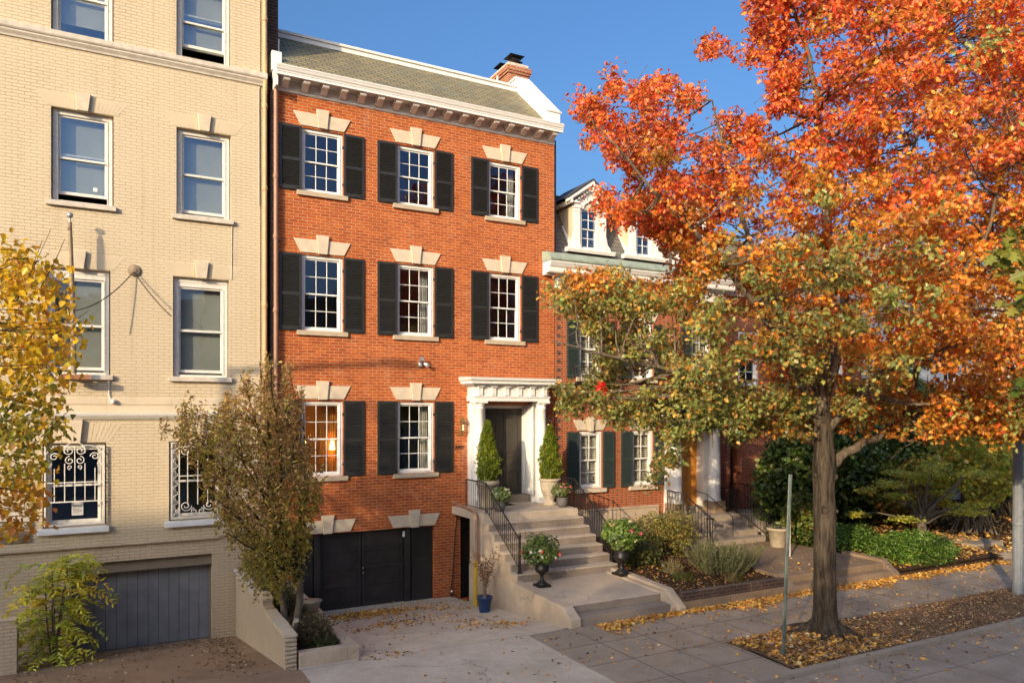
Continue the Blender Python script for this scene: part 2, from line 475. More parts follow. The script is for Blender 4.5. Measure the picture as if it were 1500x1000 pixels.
def slate(c1=(.30,.25,.13), c2=(.19,.165,.10), name='roof_slate'):
    m, nt, b = newmat(name)
    v = objco(nt)
    sp = nt.nodes.new('ShaderNodeSeparateXYZ'); L(nt, v, sp.inputs[0])
    ad = N(nt, 'Math', _operation='ADD'); L(nt, sp.outputs[1], ad.inputs[0]); L(nt, sp.outputs[2], ad.inputs[1])
    mu = N(nt, 'Math', _operation='MULTIPLY'); L(nt, ad.outputs[0], mu.inputs[0]); mu.inputs[1].default_value = .707
    cb = nt.nodes.new('ShaderNodeCombineXYZ'); L(nt, sp.outputs[0], cb.inputs[0]); L(nt, mu.outputs[0], cb.inputs[1])
    t = N(nt, 'TexBrick', Scale=1.0, Mortar_Size=.011, Mortar_Smooth=.1, Bias=-.1, Brick_Width=.26, Row_Height=.15)
    L(nt, cb.outputs[0], t.inputs['Vector'])
    t.inputs['Color1'].default_value = (*c1, 1)
    t.inputs['Color2'].default_value = (*c2, 1)
    t.inputs['Mortar'].default_value = (.035, .035, .03, 1)
    c = mixc(nt, ramp(nt, noise(nt, v, 1.6, 6, .7), [(.55, 0), (.72, .7)]), t.outputs['Color'], (.15, .20, .165))
    c = mixc(nt, ramp(nt, noise(nt, v, 3.1, 5, .7), [(.60, 0), (.70, .5)]), c, (.20, .155, .12))
    L(nt, c, b.inputs['Base Color'])
    b.inputs['Roughness'].default_value = .65
    # each course overlaps the one below
    sc = N(nt, 'Math', _operation='DIVIDE'); L(nt, mu.outputs[0], sc.inputs[0]); sc.inputs[1].default_value = .15
    fr = N(nt, 'Math', _operation='FRACT'); L(nt, sc.outputs[0], fr.inputs[0])
    sb = N(nt, 'Math', _operation='SUBTRACT'); sb.inputs[0].default_value = 1; L(nt, fr.outputs[0], sb.inputs[1])
    bump(nt, b, sb.outputs[0], .7, .012)
    return m
M['slate'] = slate()
M['slategrey'] = slate((.17,.15,.135), (.13,.12,.115), 'grey_slate')

def soil(name, cols, sc=28, bd=.05):
    m, nt, b = newmat(name)
    v = objco(nt)
    vo = N(nt, 'TexVoronoi', Scale=sc); L(nt, v, vo.inputs['Vector'])
    f = noise(nt, v, sc*.7, 8, .8)
    c = ramp(nt, f, [(.32, cols[0]), (.5, cols[1]), (.68, cols[2])])
    c = mixc(nt, ramp(nt, vo.outputs['Color'], [(.55, 0), (.8, .6)]), c, cols[2])
    c = mixc(nt, ramp(nt, noise(nt, v, .8, 5), [(.4, .5), (.6, 0)]), c, cols[0])
    L(nt, c, b.inputs['Base Color'])
    b.inputs['Roughness'].default_value = .95
    b.inputs['Specular IOR Level'].default_value = .1
    bump(nt, b, f, 1, bd)
    return m
M['soil'] = soil('bed_soil', [(.035, .022, .014), (.085, .052, .032), (.16, .10, .06)])
M['mulch'] = soil('wood_mulch', [(.10, .06, .034), (.26, .16, .09), (.46, .32, .20)], 34)
M['ground'] = soil('bare_ground', [(.05, .045, .02), (.08, .08, .03), (.12, .10, .05)], 6)

# ------------------------------------------------------------------ leaves
def half(pts):
    """a leaf from half an outline: two faces folded along the midrib"""
    inner = pts[1:-1]
    v = [(0, pts[0][1], 0), (0, pts[-1][1], 0)]
    r = [(x, y, abs(x)*.35 - .12*y*y) for x, y in inner]
    l = [(-x, y, z) for x, y, z in r]
    v[1] = (0, pts[-1][1], -.12)
    n = len(inner)
    f = [tuple([0] + list(range(2, 2+n)) + [1]), tuple([1] + list(range(2+2*n-1, 2+n-1, -1)) + [0])]
    return np.array(v + r + l), f
T_OAK = half([(0,0), (.06,.10), (.26,.16), (.13,.30), (.46,.46), (.17,.56), (.30,.80), (.09,.78), (0,1)])
T_OVATE = half([(0,0), (.30,.14), (.38,.38), (.24,.70), (0,1)])
T_SMALL = half([(0,0), (.22,.35), (.16,.70), (0,1)])
T_NARROW2 = half([(0,0), (.16,.30), (.12,.70), (0,1)])
T_NARROW = half([(0,0), (.10,.35), (.08,.75), (0,1)])
T_BLADE = (np.array([(-.03,0,0), (.03,0,0), (.022,.5,.04), (0,1,.16), (-.022,.5,.04)]), [(0,1,2,3,4)])
T_PETAL = (np.array([(0,0,0), (.35,.2,.1), (.45,.7,.15), (0,1,.2), (-.45,.7,.15), (-.35,.2,.1)]), [(0,1,2,3,4,5)])

def nrm(a):
    return a / np.maximum(1e-9, np.linalg.norm(a, axis=-1, keepdims=True))

def leaves(name, mat, parent, P, S, C, T, bias=(0,0,.6), rnd=1.0, seed=0, axis=None, abias=None):
    """n leaves as one mesh: P places, S sizes, C colours; bias pulls the normals, abias the tip directions"""
    rg = np.random.default_rng(seed)
    P = np.asarray(P, float); n = len(P)
    S = np.broadcast_to(np.asarray(S, float), (n,))
    nm = nrm(rg.normal(size=(n, 3))*rnd + np.asarray(bias))
    ax = rg.normal(size=(n, 3))
    if abias is not None: ax = ax*.5 + np.asarray(abias)
    if axis is not None: ax = np.asarray(axis) + ax*.25
    ax = nrm(ax - nm*np.sum(ax*nm, axis=1, keepdims=True))
    bx = np.cross(ax, nm)
    tv, tf = T
    k = len(tv)
    curl = rg.uniform(.3, 1.8, size=(n, 1))
    V = (tv[None, :, 0, None]*bx[:, None, :] + tv[None, :, 1, None]*ax[:, None, :]
         + (tv[None, :, 2]*curl)[:, :, None]*nm[:, None, :]) * S[:, None, None] + P[:, None, :]
    V = V.reshape(-1, 3)
    me = bpy.data.meshes.new(name)
    me.vertices.add(len(V)); me.vertices.foreach_set('co', V.ravel())
    idx = np.concatenate([(np.array(f)[None, :] + (np.arange(n)*k)[:, None]) for f in tf], axis=1)
    lens = np.array([len(f) for f in tf])
    me.loops.add(idx.size); me.loops.foreach_set('vertex_index', idx.ravel())
    tot = np.tile(lens, n)
    st = np.concatenate([[0], np.cumsum(tot)[:-1]])
    me.polygons.add(len(tot)); me.polygons.foreach_set('loop_start', st); me.polygons.foreach_set('loop_total', tot)
    me.update(calc_edges=True)
    at = me.attributes.new('leafcol', 'FLOAT_COLOR', 'POINT')
    C = np.clip(np.asarray(C, float), 0, 1)
    cc = np.ones((n, k, 4)); cc[:, :, :3] = C[:, None, :]
    at.data.foreach_set('color', cc.ravel())
    me.materials.append(mat)
    o = bpy.data.objects.new(name, me)
    col.objects.link(o)
    if parent is not None:
        o.parent = parent
        o.matrix_parent_inverse = wmat(parent).inverted()
    return o

def clumps(rg, cen, n, r, flat=.7):
    """n points round each centre, in a squashed ball; returns points and clump index"""
    cen = np.asarray(cen, float)
    r = np.broadcast_to(np.asarray(r, float), (len(cen),))
    i = np.repeat(np.arange(len(cen)), n)
    d = nrm(rg.normal(size=(len(i), 3))) * (rg.random((len(i), 1))**.5)
    d[:, 2] *= flat
    return cen[i] + d*r[i][:, None], i

def pal(rg, cols, wts, n):
    cols = np.array(cols, float); wts = np.array(wts, float); wts = wts/wts.sum()
    return cols[rg.choice(len(cols), size=n, p=wts)]

def jit(rg, C, a=.2):
    return C * (1 + a*rg.normal(size=(len(C), 1))).clip(.4, 1.8) * (1 + .06*rg.normal(size=C.shape))

def blob_pts(rg, n, c, r, shell=.55):
    """points through an ellipsoid, more of them towards its outside"""
    d = nrm(rg.normal(size=(n, 3)))
    return np.asarray(c) + d * np.asarray(r) * (rg.random((n, 1))**shell)

CF = np.array([math.sin(R(YAW)), math.cos(R(YAW)), 0]); CR = np.array([math.cos(R(YAW)), -math.sin(R(YAW)), 0])

# ------------------------------------------------------------------ wall with openings
def wall(mb, x0, x1, z0, z1, y, holes, dep=.25):
    xs = sorted({x0, x1, *[h[0] for h in holes], *[h[1] for h in holes]})
    zs = sorted({z0, z1, *[h[2] for h in holes], *[h[3] for h in holes]})
    def ishole(a, b):
        return any(h[0]-1e-6 <= a and b[0] <= h[1]+1e-6 and h[2]-1e-6 <= b[1] and b[2] <= h[3]+1e-6 for h in holes)
    for i in range(len(xs)-1):
        run = None
        for j in range(len(zs)-1):
            hole = any(h[0]-1e-6 <= xs[i] and xs[i+1] <= h[1]+1e-6 and h[2]-1e-6 <= zs[j] and zs[j+1] <= h[3]+1e-6 for h in holes)
            if not hole:
                mb.quad((xs[i],y,zs[j]), (xs[i+1],y,zs[j]), (xs[i+1],y,zs[j+1]), (xs[i],y,zs[j+1]))
    for h in holes:
        a, b, c, d = h[:4]
        e = y + (h[4] if len(h) > 4 else dep)
        mb.quad((a,y,c), (a,y,d), (a,e,d), (a,e,c))
        mb.quad((b,y,c), (b,e,c), (b,e,d), (b,y,d))
        mb.quad((a,y,d), (b,y,d), (b,e,d), (a,e,d))
        mb.quad((a,y,c), (a,e,c), (b,e,c), (b,y,c))
    return mb

def shell(mb, x0, x1, y0, y1, z0, z1):
    """the other walls and the lid of a house whose front stands at y0"""
    mb.quad((x0,y0,z0), (x0,y1,z0), (x0,y1,z1), (x0,y0,z1))
    mb.quad((x1,y0,z0), (x1,y0,z1), (x1,y1,z1), (x1,y1,z0))
    mb.quad((x0,y1,z0), (x1,y1,z0), (x1,y1,z1), (x0,y1,z1))
    mb.quad((x0,y0,z1), (x1,y0,z1), (x1,y1,z1), (x0,y1,z1))
    return mb

def room(parent, x0, x1, y, z0, z1, mat, deep=1.6, pad=.25):
    m = MB()
    a, b, c, d, e = x0-pad, x1+pad, z0-pad, z1+.15, y+deep
    m.quad((a,y,c), (a,y,d), (a,e,d), (a,e,c)); m.quad((b,y,c), (b,e,c), (b,e,d), (b,y,d))
    m.quad((a,y,d), (b,y,d), (b,e,d), (a,e,d)); m.quad((a,y,c), (a,e,c), (b,e,c), (b,y,c))
    m.quad((a,e,c), (a,e,d), (b,e,d), (b,e,c))
    # the returns between the opening and the room's sides
    m.quad((a,y,c), (x0,y,c), (x0,y,d), (a,y,d)); m.quad((x1,y,c), (b,y,c), (b,y,d), (x1,y,d))
    m.quad((x0,y,z1), (x1,y,z1), (x1,y,d), (x0,y,d)); m.quad((x0,y,c), (x1,y,c), (x1,y,z0), (x0,y,z0))
    return m.build('room', mat, parent)

def sash_window(house, x0, x1, z0, z1, y, cols_, rows, glass, cas=.085, rec=.09, sash=.045, mun=.022, frame='white', extra_label=None, ajar=0.0):
    """casing, two sashes with glazing bars, one mesh of panes; the opening is x0..x1, z0..z1 in a wall at y"""
    m = MB()
    yf = y + rec
    m.box(x0, x0+cas, yf, yf+.12, z0, z1); m.box(x1-cas, x1, yf, yf+.12, z0, z1)
    m.box(x0+cas, x1-cas, yf, yf+.12, z1-cas, z1); m.box(x0+cas, x1-cas, yf, yf+.14, z0, z0+.05)
    # bead
    m.box(x0+cas-.018, x0+cas, yf-.014, yf, z0+.05, z1-cas); m.box(x1-cas, x1-cas+.018, yf-.014, yf, z0+.05, z1-cas)
    gx0, gx1, gz0, gz1 = x0+cas, x1-cas, z0+.05, z1-cas
    zm = (gz0+gz1)/2
    p = MB()
    for k, (a, b, yy) in enumerate(((zm-.02, gz1, yf+.035), (gz0+ajar, zm+.02+ajar*.6, yf+.075))):
        m.box(gx0, gx0+sash, yy, yy+.035, a, b); m.box(gx1-sash, gx1, yy, yy+.035, a, b)
        m.box(gx0+sash, gx1-sash, yy, yy+.035, b-sash*.9, b); m.box(gx0+sash, gx1-sash, yy, yy+.035, a, a+sash*(1.0 if k == 0 else 1.4))
        ax, bx, az, bz = gx0+sash, gx1-sash, a+sash*(1.0 if k == 0 else 1.4), b-sash*.9
        for i in range(1, cols_):
            xx = ax + (bx-ax)*i/cols_
            m.box(xx-mun/2, xx+mun/2, yy+.004, yy+.030, az, bz)
        for j in range(1, rows):
            zz = az + (bz-az)*j/rows
            for i in range(cols_):
                xa = ax + (bx-ax)*i/cols_ + (mun/2 if i else 0); xb = ax + (bx-ax)*(i+1)/cols_ - (mun/2 if i < cols_-1 else 0)
                m.box(xa, xb, yy+.006, yy+.028, zz-mun/2, zz+mun/2)
        p.box(ax-.004, bx+.004, yy+.013, yy+.017, az-.004, bz+.004)
    o = m.build('window', M[frame], house, .004)
    if extra_label: o['label'] = extra_label
    p.build('pane', glass, o)
    return o

def flat_lintel(win, xc, z, hw_bot, hw_top, h, key_hw=(.105,.15), keyh=.11, proud=.03, y=0.0, mat='stone', fan=0):
    """splayed stone head in two halves with a taller keystone"""
    for s in (-1, 1):
        m = MB()
        a = key_hw[0]+.002; b = key_hw[1]*.93+.002
        pts = [(xc+s*a, z), (xc+s*hw_bot, z), (xc+s*hw_top, z+h), (xc+s*b, z+h)]
        if s > 0: pts = pts[::-1]
        m.ext(pts, y-proud, y+.05, 'y')
        m.build('lintel_stone', M[mat], win, .006)
    m = MB()
    m.ext([(xc-key_hw[0], z-.015), (xc+key_hw[0], z-.015), (xc+key_hw[1], z+h+keyh), (xc-key_hw[1], z+h+keyh)], y-proud-.045, y+.05, 'y')
    m.build('keystone', M[mat], win, .008)

def louvre_mesh(wd, ht, th=.035, stile=.055, n=None, mid=.5, slat=.038):
    m = MB()
    m.box(0, stile, 0, th, 0, ht); m.box(wd-stile, wd, 0, th, 0, ht)
    m.box(stile, wd-stile, 0, th, 0, .09); m.box(stile, wd-stile, 0, th, ht-.06, ht)
    zm = ht*mid
    m.box(stile, wd-stile, 0, th, zm-.035, zm+.035)
    m.box(stile, wd-stile, th*.75, th*.95, .09, ht-.06)
    for a, b in ((.09, zm-.035), (zm+.035, ht-.06)):
        k = int((b-a)/slat)
        for i in range(k):
            z = a + (b-a)*(i+.5)/k
            m.add([(stile,.000,z-.013), (wd-stile,.000,z-.013), (wd-stile,.024,z+.012), (stile,.024,z+.012),
                   (stile,.002,z-.020), (wd-stile,.002,z-.020), (wd-stile,.026,z+.006), (stile,.026,z+.006)],
                  [(0,1,2,3), (7,6,5,4), (0,4,5,1), (3,2,6,7)])
    return m

# =================================================================== THE GROUND
g = MB(); g.add([(-400,-400,-1.4), (500,-400,-1.4), (500,500,-1.4), (-400,500,-1.4)], [(0,1,2,3)])
struct('ground', g, M['ground'])
def sheet(name, poly, mat, thick=.5, bevel=0):
    """a slab whose top is the given polygon (x, y, z), with skirts down"""
    m = MB(); n = len(poly)
    bot = [(x, y, z-thick) for x, y, z in poly]
    m.add(list(poly)+bot, [tuple(range(n))] + [(i, n+i, n+(i+1) % n, (i+1) % n) for i in range(n)])
    return struct(name, m, mat, bevel)
sheet('sidewalk', [(3.45,-7.9,0), (6.35,-7.9,0), (90,-7.9,0), (90,-5.87,0), (3.45,-5.87,0)], M['walk'])
sheet('sidewalk', [(3.45,-9.62,0), (5.35,-9.62,0), (6.30,-9.50,0), (6.42,-7.902,0), (3.45,-7.902,0)], M['walk'])
sheet('driveway', [(-.66,-9.62,.002), (3.446,-9.62,.002), (3.446,-5.87,.002), (4.42,-5.80,.002), (4.44,.3,-.69), (-.66,.3,-.69), (-.66,-5.80,.002)], M['drive'])
sheet('driveway', [(-16,-9.62,-.004), (-.672,-9.62,-.004), (-.672,-5.75,-.004), (-.80,-5.70,-.01), (-.80,.4,-1.0), (-16,.4,-1.0), (-16,-5.7,-.01)], M['drive2'])
sheet('road', [(-60,-26,-.06), (90,-26,-.06), (90,-9.66,-.06), (-60,-9.66,-.06)], M['road'])
sheet('sidewalk', [(-60,-34,.0), (90,-34,.0), (90,-26.1,.0), (-60,-26.1,.0)], M['road'])
k = MB()
random.seed(5)
x = 5.25
while x < 60:
    ln = random.uniform(1.7, 2.3)
    dz = random.uniform(-.006, .008)
    k.box(x, x+ln-.012, -9.652+random.uniform(-.006,.006), -9.515, -.4, .018+dz)
    x += ln
struct('kerb', k, M['kerb'], .012)

# tree strip with a bumpy mulch top
def bumpy(name, x0, x1, y0, y1, zf, mat, nx, ny, amp, seed, inside=None, kind='structure'):
    rg = np.random.default_rng(seed)
    m = MB(); Z = rg.normal(size=(nx+1, ny+1))*amp
    for _ in range(1): Z = (Z + np.roll(Z,1,0) + np.roll(Z,1,1) + np.roll(Z,-1,0) + np.roll(Z,-1,1))/2.2
    vs = []; fs = []
    for i in range(nx+1):
        for j in range(ny+1):
            x = x0+(x1-x0)*i/nx; y = y0+(y1-y0)*j/ny
            e = 0 if i in (0, nx) or j in (0, ny) else 1
            vs.append((x, y, zf(x, y)+Z[i,j]*e))
    for i in range(nx):
        for j in range(ny):
            a = i*(ny+1)+j
            fs.append((a, a+ny+1, a+ny+2, a+1))
    m.add(vs, fs, True)
    n = len(m.v)
    # skirt
    m.box(x0+.001, x1-.001, y0+.001, y1-.001, -1.0, min(zf(x0,y0), zf(x1,y0), zf(x0,y1), zf(x1,y1))-.05)
    o = m.build(name, mat); o['kind'] = kind
    return o
def tree_mound(x, y):
    d = math.hypot(x-8.2, y+8.55)
    return .0 + .10*math.exp(-(d/.75)**2) + .03*math.exp(-((y+8.7)/.5)**2)
bumpy('tree_strip', 6.36, 30, -9.51, -7.905, tree_mound, M['mulch'], 420, 30, .012, 1)
sheet('tree_strip', [(30,-9.51,0), (90,-9.51,0), (90,-7.905,0), (30,-7.905,0)], M['mulch'])

# neighbour's front garden bed behind a low brick edging
def bed(x, y): return .30 + .25*min(1, max(0, (y+5.6)/5.0))
bumpy('garden_bed', 7.16, 10.28, -5.68, 0.02, bed, M['soil'], 70, 120, .014, 2)
ge = empty('garden_edging', (8.7,-5.8,0), 'low dark brick edging on a concrete footing along the garden bed', 'edging')
m = MB(); m.box(7.17, 10.22, -5.86, -5.70, -.2, .17); m.build('footing', M['terr'], ge, .01)
m = MB(); m.box(7.18, 10.20, -5.84, -5.69, .172, .36); m.build('brick_course', M['brick_dark'], ge, .008)
sheet('terrace', [(10.50,-5.42,.33), (13.95,-5.42,.33), (13.95,-.02,.42), (10.29,-.02,.42), (10.29,-5.42,.33)], M['terr'])
st = empty('terrace_steps', (12.2,-5.8,0), 'two broad low concrete steps with slanted cheeks up to the neighbouring terrace', 'steps')
m = MB(); m.box(10.52, 13.93, -5.90, -5.64, -.3, .165); m.box(10.52, 13.93, -5.64, -5.425, -.3, .326); m.build('steps', M['terr'], st, .012)
for xx, xb in ((10.23, 10.51), (13.94, 14.16)):
    m = MB(); m.ext([(-5.95,-.3), (-5.95,.09), (-5.55,.40), (-4.4,.42), (-4.4,-.3)], xx, xb, 'x'); m.build('cheek', M['terr'], st, .012)
def bed2(x, y): return .14 + .55*min(1, max(0, (y+5.9)/5.0))
bumpy('garden_bed', 14.17, 18.7, -5.95, 0.0, bed2, M['soil'], 60, 70, .02, 3)
bumpy('garden_bed', 20.1, 44, -5.95, 0.0, bed2, M['soil'], 90, 50, .03, 4)
m = MB(); m.box(18.72, 20.08, -5.6, -5.2, -.3, .16); m.box(18.72, 20.08, -5.2, 0, -.3, .32)
o = m.build('stone_step', M['kerb'], None, .01); tag(o, 'low stone step beside the far end of the green hedge', 'step')

# =================================================================== CREAM HOUSE (left)
cr = empty('cream_house', (-3,0,-1), 'tall cream painted brick house with stone keystones and blue grey garage', 'house')
CW = [(-4.45,-3.32), (-2.10,-.97)]         # the two window columns
holes = []
for a, b in CW:
    holes += [(a, b, 8.48, 10.40), (a-.1 if a < -4 else a-.07, b-.06 if a < -4 else b-.04, 4.92, 7.12), (a, b, 11.93, 13.75)]
holes += [(-4.60,-3.46,1.76,3.50), (-2.25,-1.11,1.76,3.50), (-4.10,-1.36,-1.2,.97), (-7.2,-6.0,8.48,10.4), (-7.2,-6.0,4.92,7.12)]
m = MB()
wall(m, -11, -.33, 1.36, 17, 0, [h for h in holes if h[3] > 1.4], .24)
m.build('wall', M['cream'], cr)
m = MB()
wall(m, -11, -.33, -1.3, 1.36, .035, [(-4.10,-1.36,-1.3,.97)], .4)
m.quad((-11,.0,1.36), (-.33,.0,1.36), (-.33,.035,1.36), (-11,.035,1.36))
m.build('basement_wall', M['creamlow'], cr)
# slim corner strip beside the joint, then the dark party wall set back
m = MB(); m.box(-.315, -.185, .02, .4, -1.2, 17); m.build('corner_strip', M['cream'], cr)
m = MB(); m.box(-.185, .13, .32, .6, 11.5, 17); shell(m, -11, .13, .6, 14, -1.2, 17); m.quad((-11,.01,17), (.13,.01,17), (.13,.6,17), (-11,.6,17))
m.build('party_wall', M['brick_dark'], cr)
# string course, bands
def run(name, prof, x0, x1, mat, parent, bevel=.004):
    m = MB(); m.ext(prof, x0, x1, 'x'); return m.build(name, mat, parent, bevel)
xs = [-11,-5.1,-3.35,-1.55,-.62,-.19]
for a, b in zip(xs, xs[1:]):
    run('string_course', [(.02,11.80), (-.10,11.80), (-.12,11.83), (-.12,11.925), (-.10,11.935), (.02,11.935)], a+.002, b-.002, M['greystone'], cr)
run('string_moulding', [(.02,11.66), (-.03,11.66), (-.04,11.70), (-.085,11.76), (-.085,11.797), (.02,11.797)], -11, -.21, M['greystone'], cr)
for a, b in zip([-11,-3.45,-2.2,-.34], [-3.45,-2.2,-.34]):
    run('ground_floor_band', [(.02,4.30), (-.035,4.30), (-.035,4.44), (.02,4.46)], a+.002, b-.002, M['creamflat'], cr)
run('ground_floor_frieze', [(.02,4.13), (-.02,4.13), (-.02,4.298), (.02,4.298)], -11, -.34, M['creamflat'], cr)
run('ground_floor_moulding', [(.02,3.98), (-.03,3.98), (-.05,4.0), (-.10,4.06), (-.115,4.10), (-.115,4.125), (.02,4.127)], -11, -.34, M['whiteold'], cr)
# windows
for r_, (z0, z1) in enumerate(((8.48,10.40), (4.92,7.12), (11.93,13.75))):
    for c_, (a, b) in enumerate(CW + ([(-7.2,-6.0)] if r_ < 2 else [])):
        if r_ == 1 and c_ < 2: a, b = (a-.1, b-.06) if a < -4 else (a-.07, b-.04)
        head = .10 if r_ == 1 else 0
        wdw = sash_window(cr, a+.02, b-.02, z0, z1-head, 0, 1, 1, M['skyglass'] if r_ != 1 else M['glass'], cas=.10, rec=.11, frame='whiteold', ajar=(.14, .05, 0)[c_] if r_ == 0 else (.05 if r_ == 1 else (.0, .30, 0)[c_]))
        xc = (a+b)/2
        if r_ == 1:
            m = MB(); m.box(a+.02, b-.02, .10, .24, z1-head+.002, z1); m.build('head_board', M['whiteold'], wdw)
        # lintel: stone strip under a flat arch of upright bricks and a keystone
        for s in (-1, 1):
            m = MB()
            for q in range(8):
                t0 = .15 + q*.062
                lean = .030*q
                p = [(xc+s*t0, z1+.012), (xc+s*(t0+.054), z1+.012), (xc+s*(t0+.054)*1.0+s*(lean*.85+.030), z1+.30), (xc+s*t0+s*(lean*.85), z1+.30)]
                if s > 0: p = p[::-1]
                m.ext(p, -.0045, .03, 'y')
            m.build('flat_arch', M['creamfan'], wdw)
        m = MB(); m.ext([(xc-.10,z1-.01), (xc+.10,z1-.01), (xc+.145,z1+.36), (xc-.145,z1+.36)], -.075, .05, 'y'); m.build('keystone', M['stone'], wdw, .006)
        if r_ != 2:
            m = MB(); m.box(a-.09, b+.05, -.085, .10, z0-.105, z0-.004); m.build('sill', M['greystone'], wdw, .006)
        # a roller blind some way behind the panes, one half down from the head, one up from the sill
        m = MB(); m.box(a+.0, b-.0, .31, .314, z0+(.28 if r_ == 0 and c_ == 0 else (.35 if r_ == 2 else .05)), z1); m.build('roller_blind', M['shade'], wdw)
        room(cr, a+.02, b-.02, .245, z0, z1, M['room'])
        if r_ == 0 and c_ == 0:
            m = MB(); m.box(-3.70, -3.62, .170, .172, z0+.32, z0+.40); m.build('sticker', M['white'], wdw)
# street-level windows with white scrolled grilles
def spiral(m, cx, cz, r0, turns, a0, y, s=1, rad=.011):
    pts = []
    k = int(14*turns)
    for i in range(k+1):
        t = i/k; r = r0*(1-.78*t); a = a0 + s*2*PI*turns*t
        pts.append((cx + r*math.cos(a), y, cz + r*math.sin(a)))
    m.tube(pts, rad, 6)
def grille(wdw, a, b, z0, z1, y):
    m = MB(); xc = (a+b)/2
    for xx in (a+.02, b-.02): m.box(xx-.014, xx+.014, y-.014, y+.014, z0, z1-.06)
    for i in range(1, 6):
        xx = a + (b-a)*i/6
        top = z1-.52 if i in (1, 5) else z1-.42
        m.box(xx-.009, xx+.009, y-.009, y+.009, z0+.50, top)
    m.box(a, b, y-.012, y+.012, z0+.48, z0+.505); m.box(a+.05, b-.05, y-.010, y+.010, z0+.88, z0+.90)
    m.box(a, b, y-.012, y+.012, z0+.0, z0+.025)
    for s in (-1, 1):
        spiral(m, xc+s*.10, z1-.16, .10, 1.4, PI/2, y, -s)
        spiral(m, xc+s*.09, z1-.36, .09, 1.3, PI/2 if s > 0 else PI/2, y, -s)
        spiral(m, xc+s*.085, z1-.50, .05, 1.2, -PI/2, y, s, .009)
        spiral(m, xc+s*.36, z1-.28, .085, 1.4, 0 if s < 0 else PI, y, -s)
        # big shoulders
        pts = [(xc+s*(.24+.30*math.sin(t)), y, z1-.38+.33*math.cos(t)) for t in np.linspace(-.4, 1.6, 12)]
        m.tube(pts, .011, 6)
        spiral(m, xc+s*.46, z1-.44, .06, 1.2, PI/2, y, s, .009)
    pts = [(xc+.19*math.cos(t), y, z1-.16+.17*math.sin(t)) for t in np.linspace(-.3, PI+.3, 14)]
    m.tube(pts, .011, 6)
    m.tube([(xc, y, z1-.06), (xc, y, z0+.88)], .010, 6)
    # sides back to the wall with small scrolls
    for xx in (a+.01, b-.01):
        m.box(xx-.010, xx+.010, y, .02, z1-.09, z1-.07); m.box(xx-.010, xx+.010, y, .02, z0+.0, z0+.02)
        m.box(xx-.010, xx+.010, y+.055, y+.07, z0, z1-.08)
        for q in range(9):
            zz = z0+.15+q*.17
            pts = [(xx, y+.035+.028*math.cos(t), zz+.06*math.sin(t)) for t in np.linspace(0, 2*PI, 9)]
            m.tube(pts, .007, 5, cap=False)
    return m.build('grille', M['whiteold'], wdw)
def grille_scroll(wdw, a, b, z0, z1, y):
    m = MB(); xc = (a+b)/2
    for xx in (a+.02, a+.17, b-.17, b-.02): m.box(xx-.012, xx+.012, y-.012, y+.012, z0+.03, z1-.04)
    for xx in (a+.34, xc, b-.34): m.box(xx-.009, xx+.009, y-.009, y+.009, z0+.30, z1-.22)
    m.box(a, b, y-.012, y+.012, z0, z0+.024); m.box(a, b, y-.012, y+.012, z1-.04, z1-.02); m.box(a+.16, b-.16, y-.010, y+.010, z0+.93, z0+.95)
    for zz, s in ((z0+.28, 1), (z1-.22, -1)):
        for q in (-1, 1):
            spiral(m, xc+q*.24, zz, .12, 1.5, 0 if q < 0 else PI, y, q*s)
            spiral(m, xc+q*.07, zz-s*.12, .07, 1.3, PI/2*s, y, -q*s)
            spiral(m, xc+q*.41, zz-s*.1, .06, 1.3, PI/2*s, y, q*s)
    for q in range(8):
        zz = z0+.12+q*.20
        m.tube([(a+.095+.05*math.sin(t), y, zz+.09*t/PI) for t in np.linspace(-PI, PI, 10)], .008, 5, cap=False)
        m.tube([(b-.095-.05*math.sin(t), y, zz+.09*t/PI) for t in np.linspace(-PI, PI, 10)], .008, 5, cap=False)
    return m.build('grille', M['whiteold'], wdw)
for i, (a, b) in enumerate(((-4.60,-3.46), (-2.25,-1.11))):
    wdw = sash_window(cr, a+.02, b-.02, 1.78, 3.48, 0, 1, 1, M['glass'], cas=.09, rec=.12, frame='whiteold')
    (grille if i == 0 else grille_scroll)(wdw, a+.03, b-.02, 1.80, 3.50, -.075)
    m = MB(); m.box(a-.09, b+.06, -.10, .12, 1.63, 1.758); m.build('sill', M['bluewhite'], wdw, .006)
    xc = (a+b)/2
    m = MB(); m.ext([(xc-.10,3.49), (xc+.10,3.49), (xc+.15,3.975), (xc-.15,3.975)], -.09, .05, 'y'); m.build('keystone', M['creamflat'], wdw, .006)
    for s in (-1, 1):
        m = MB()
        for q in range(7):
            t0 = .16+q*.068; lean = .036*q
            p = [(xc+s*t0, 3.512), (xc+s*(t0+.06), 3.512), (xc+s*(t0+.06)+s*(lean+.03), 3.90), (xc+s*t0+s*lean, 3.90)]
            if s > 0: p = p[::-1]
            m.ext(p, -.0045, .03, 'y')
        m.build('flat_arch', M['creamfan'], wdw)
    room(cr, a+.02, b-.02, .245, 1.78, 3.48, M['room'])
    if i == 0:
        m = MB(); m.box(xc-.06, xc+.15, .145, .149, 1.98, 2.28); nt_ = m.build('notice', M['paper'], wdw)
        m = MB()
        for q in range(9): m.box(xc-.035, xc+.125-(.05 if q % 3 == 2 else 0), .1425, .1445, 2.24-q*.026, 2.248-q*.026)
        m.build('notice_lines', M['ink'], wdw)
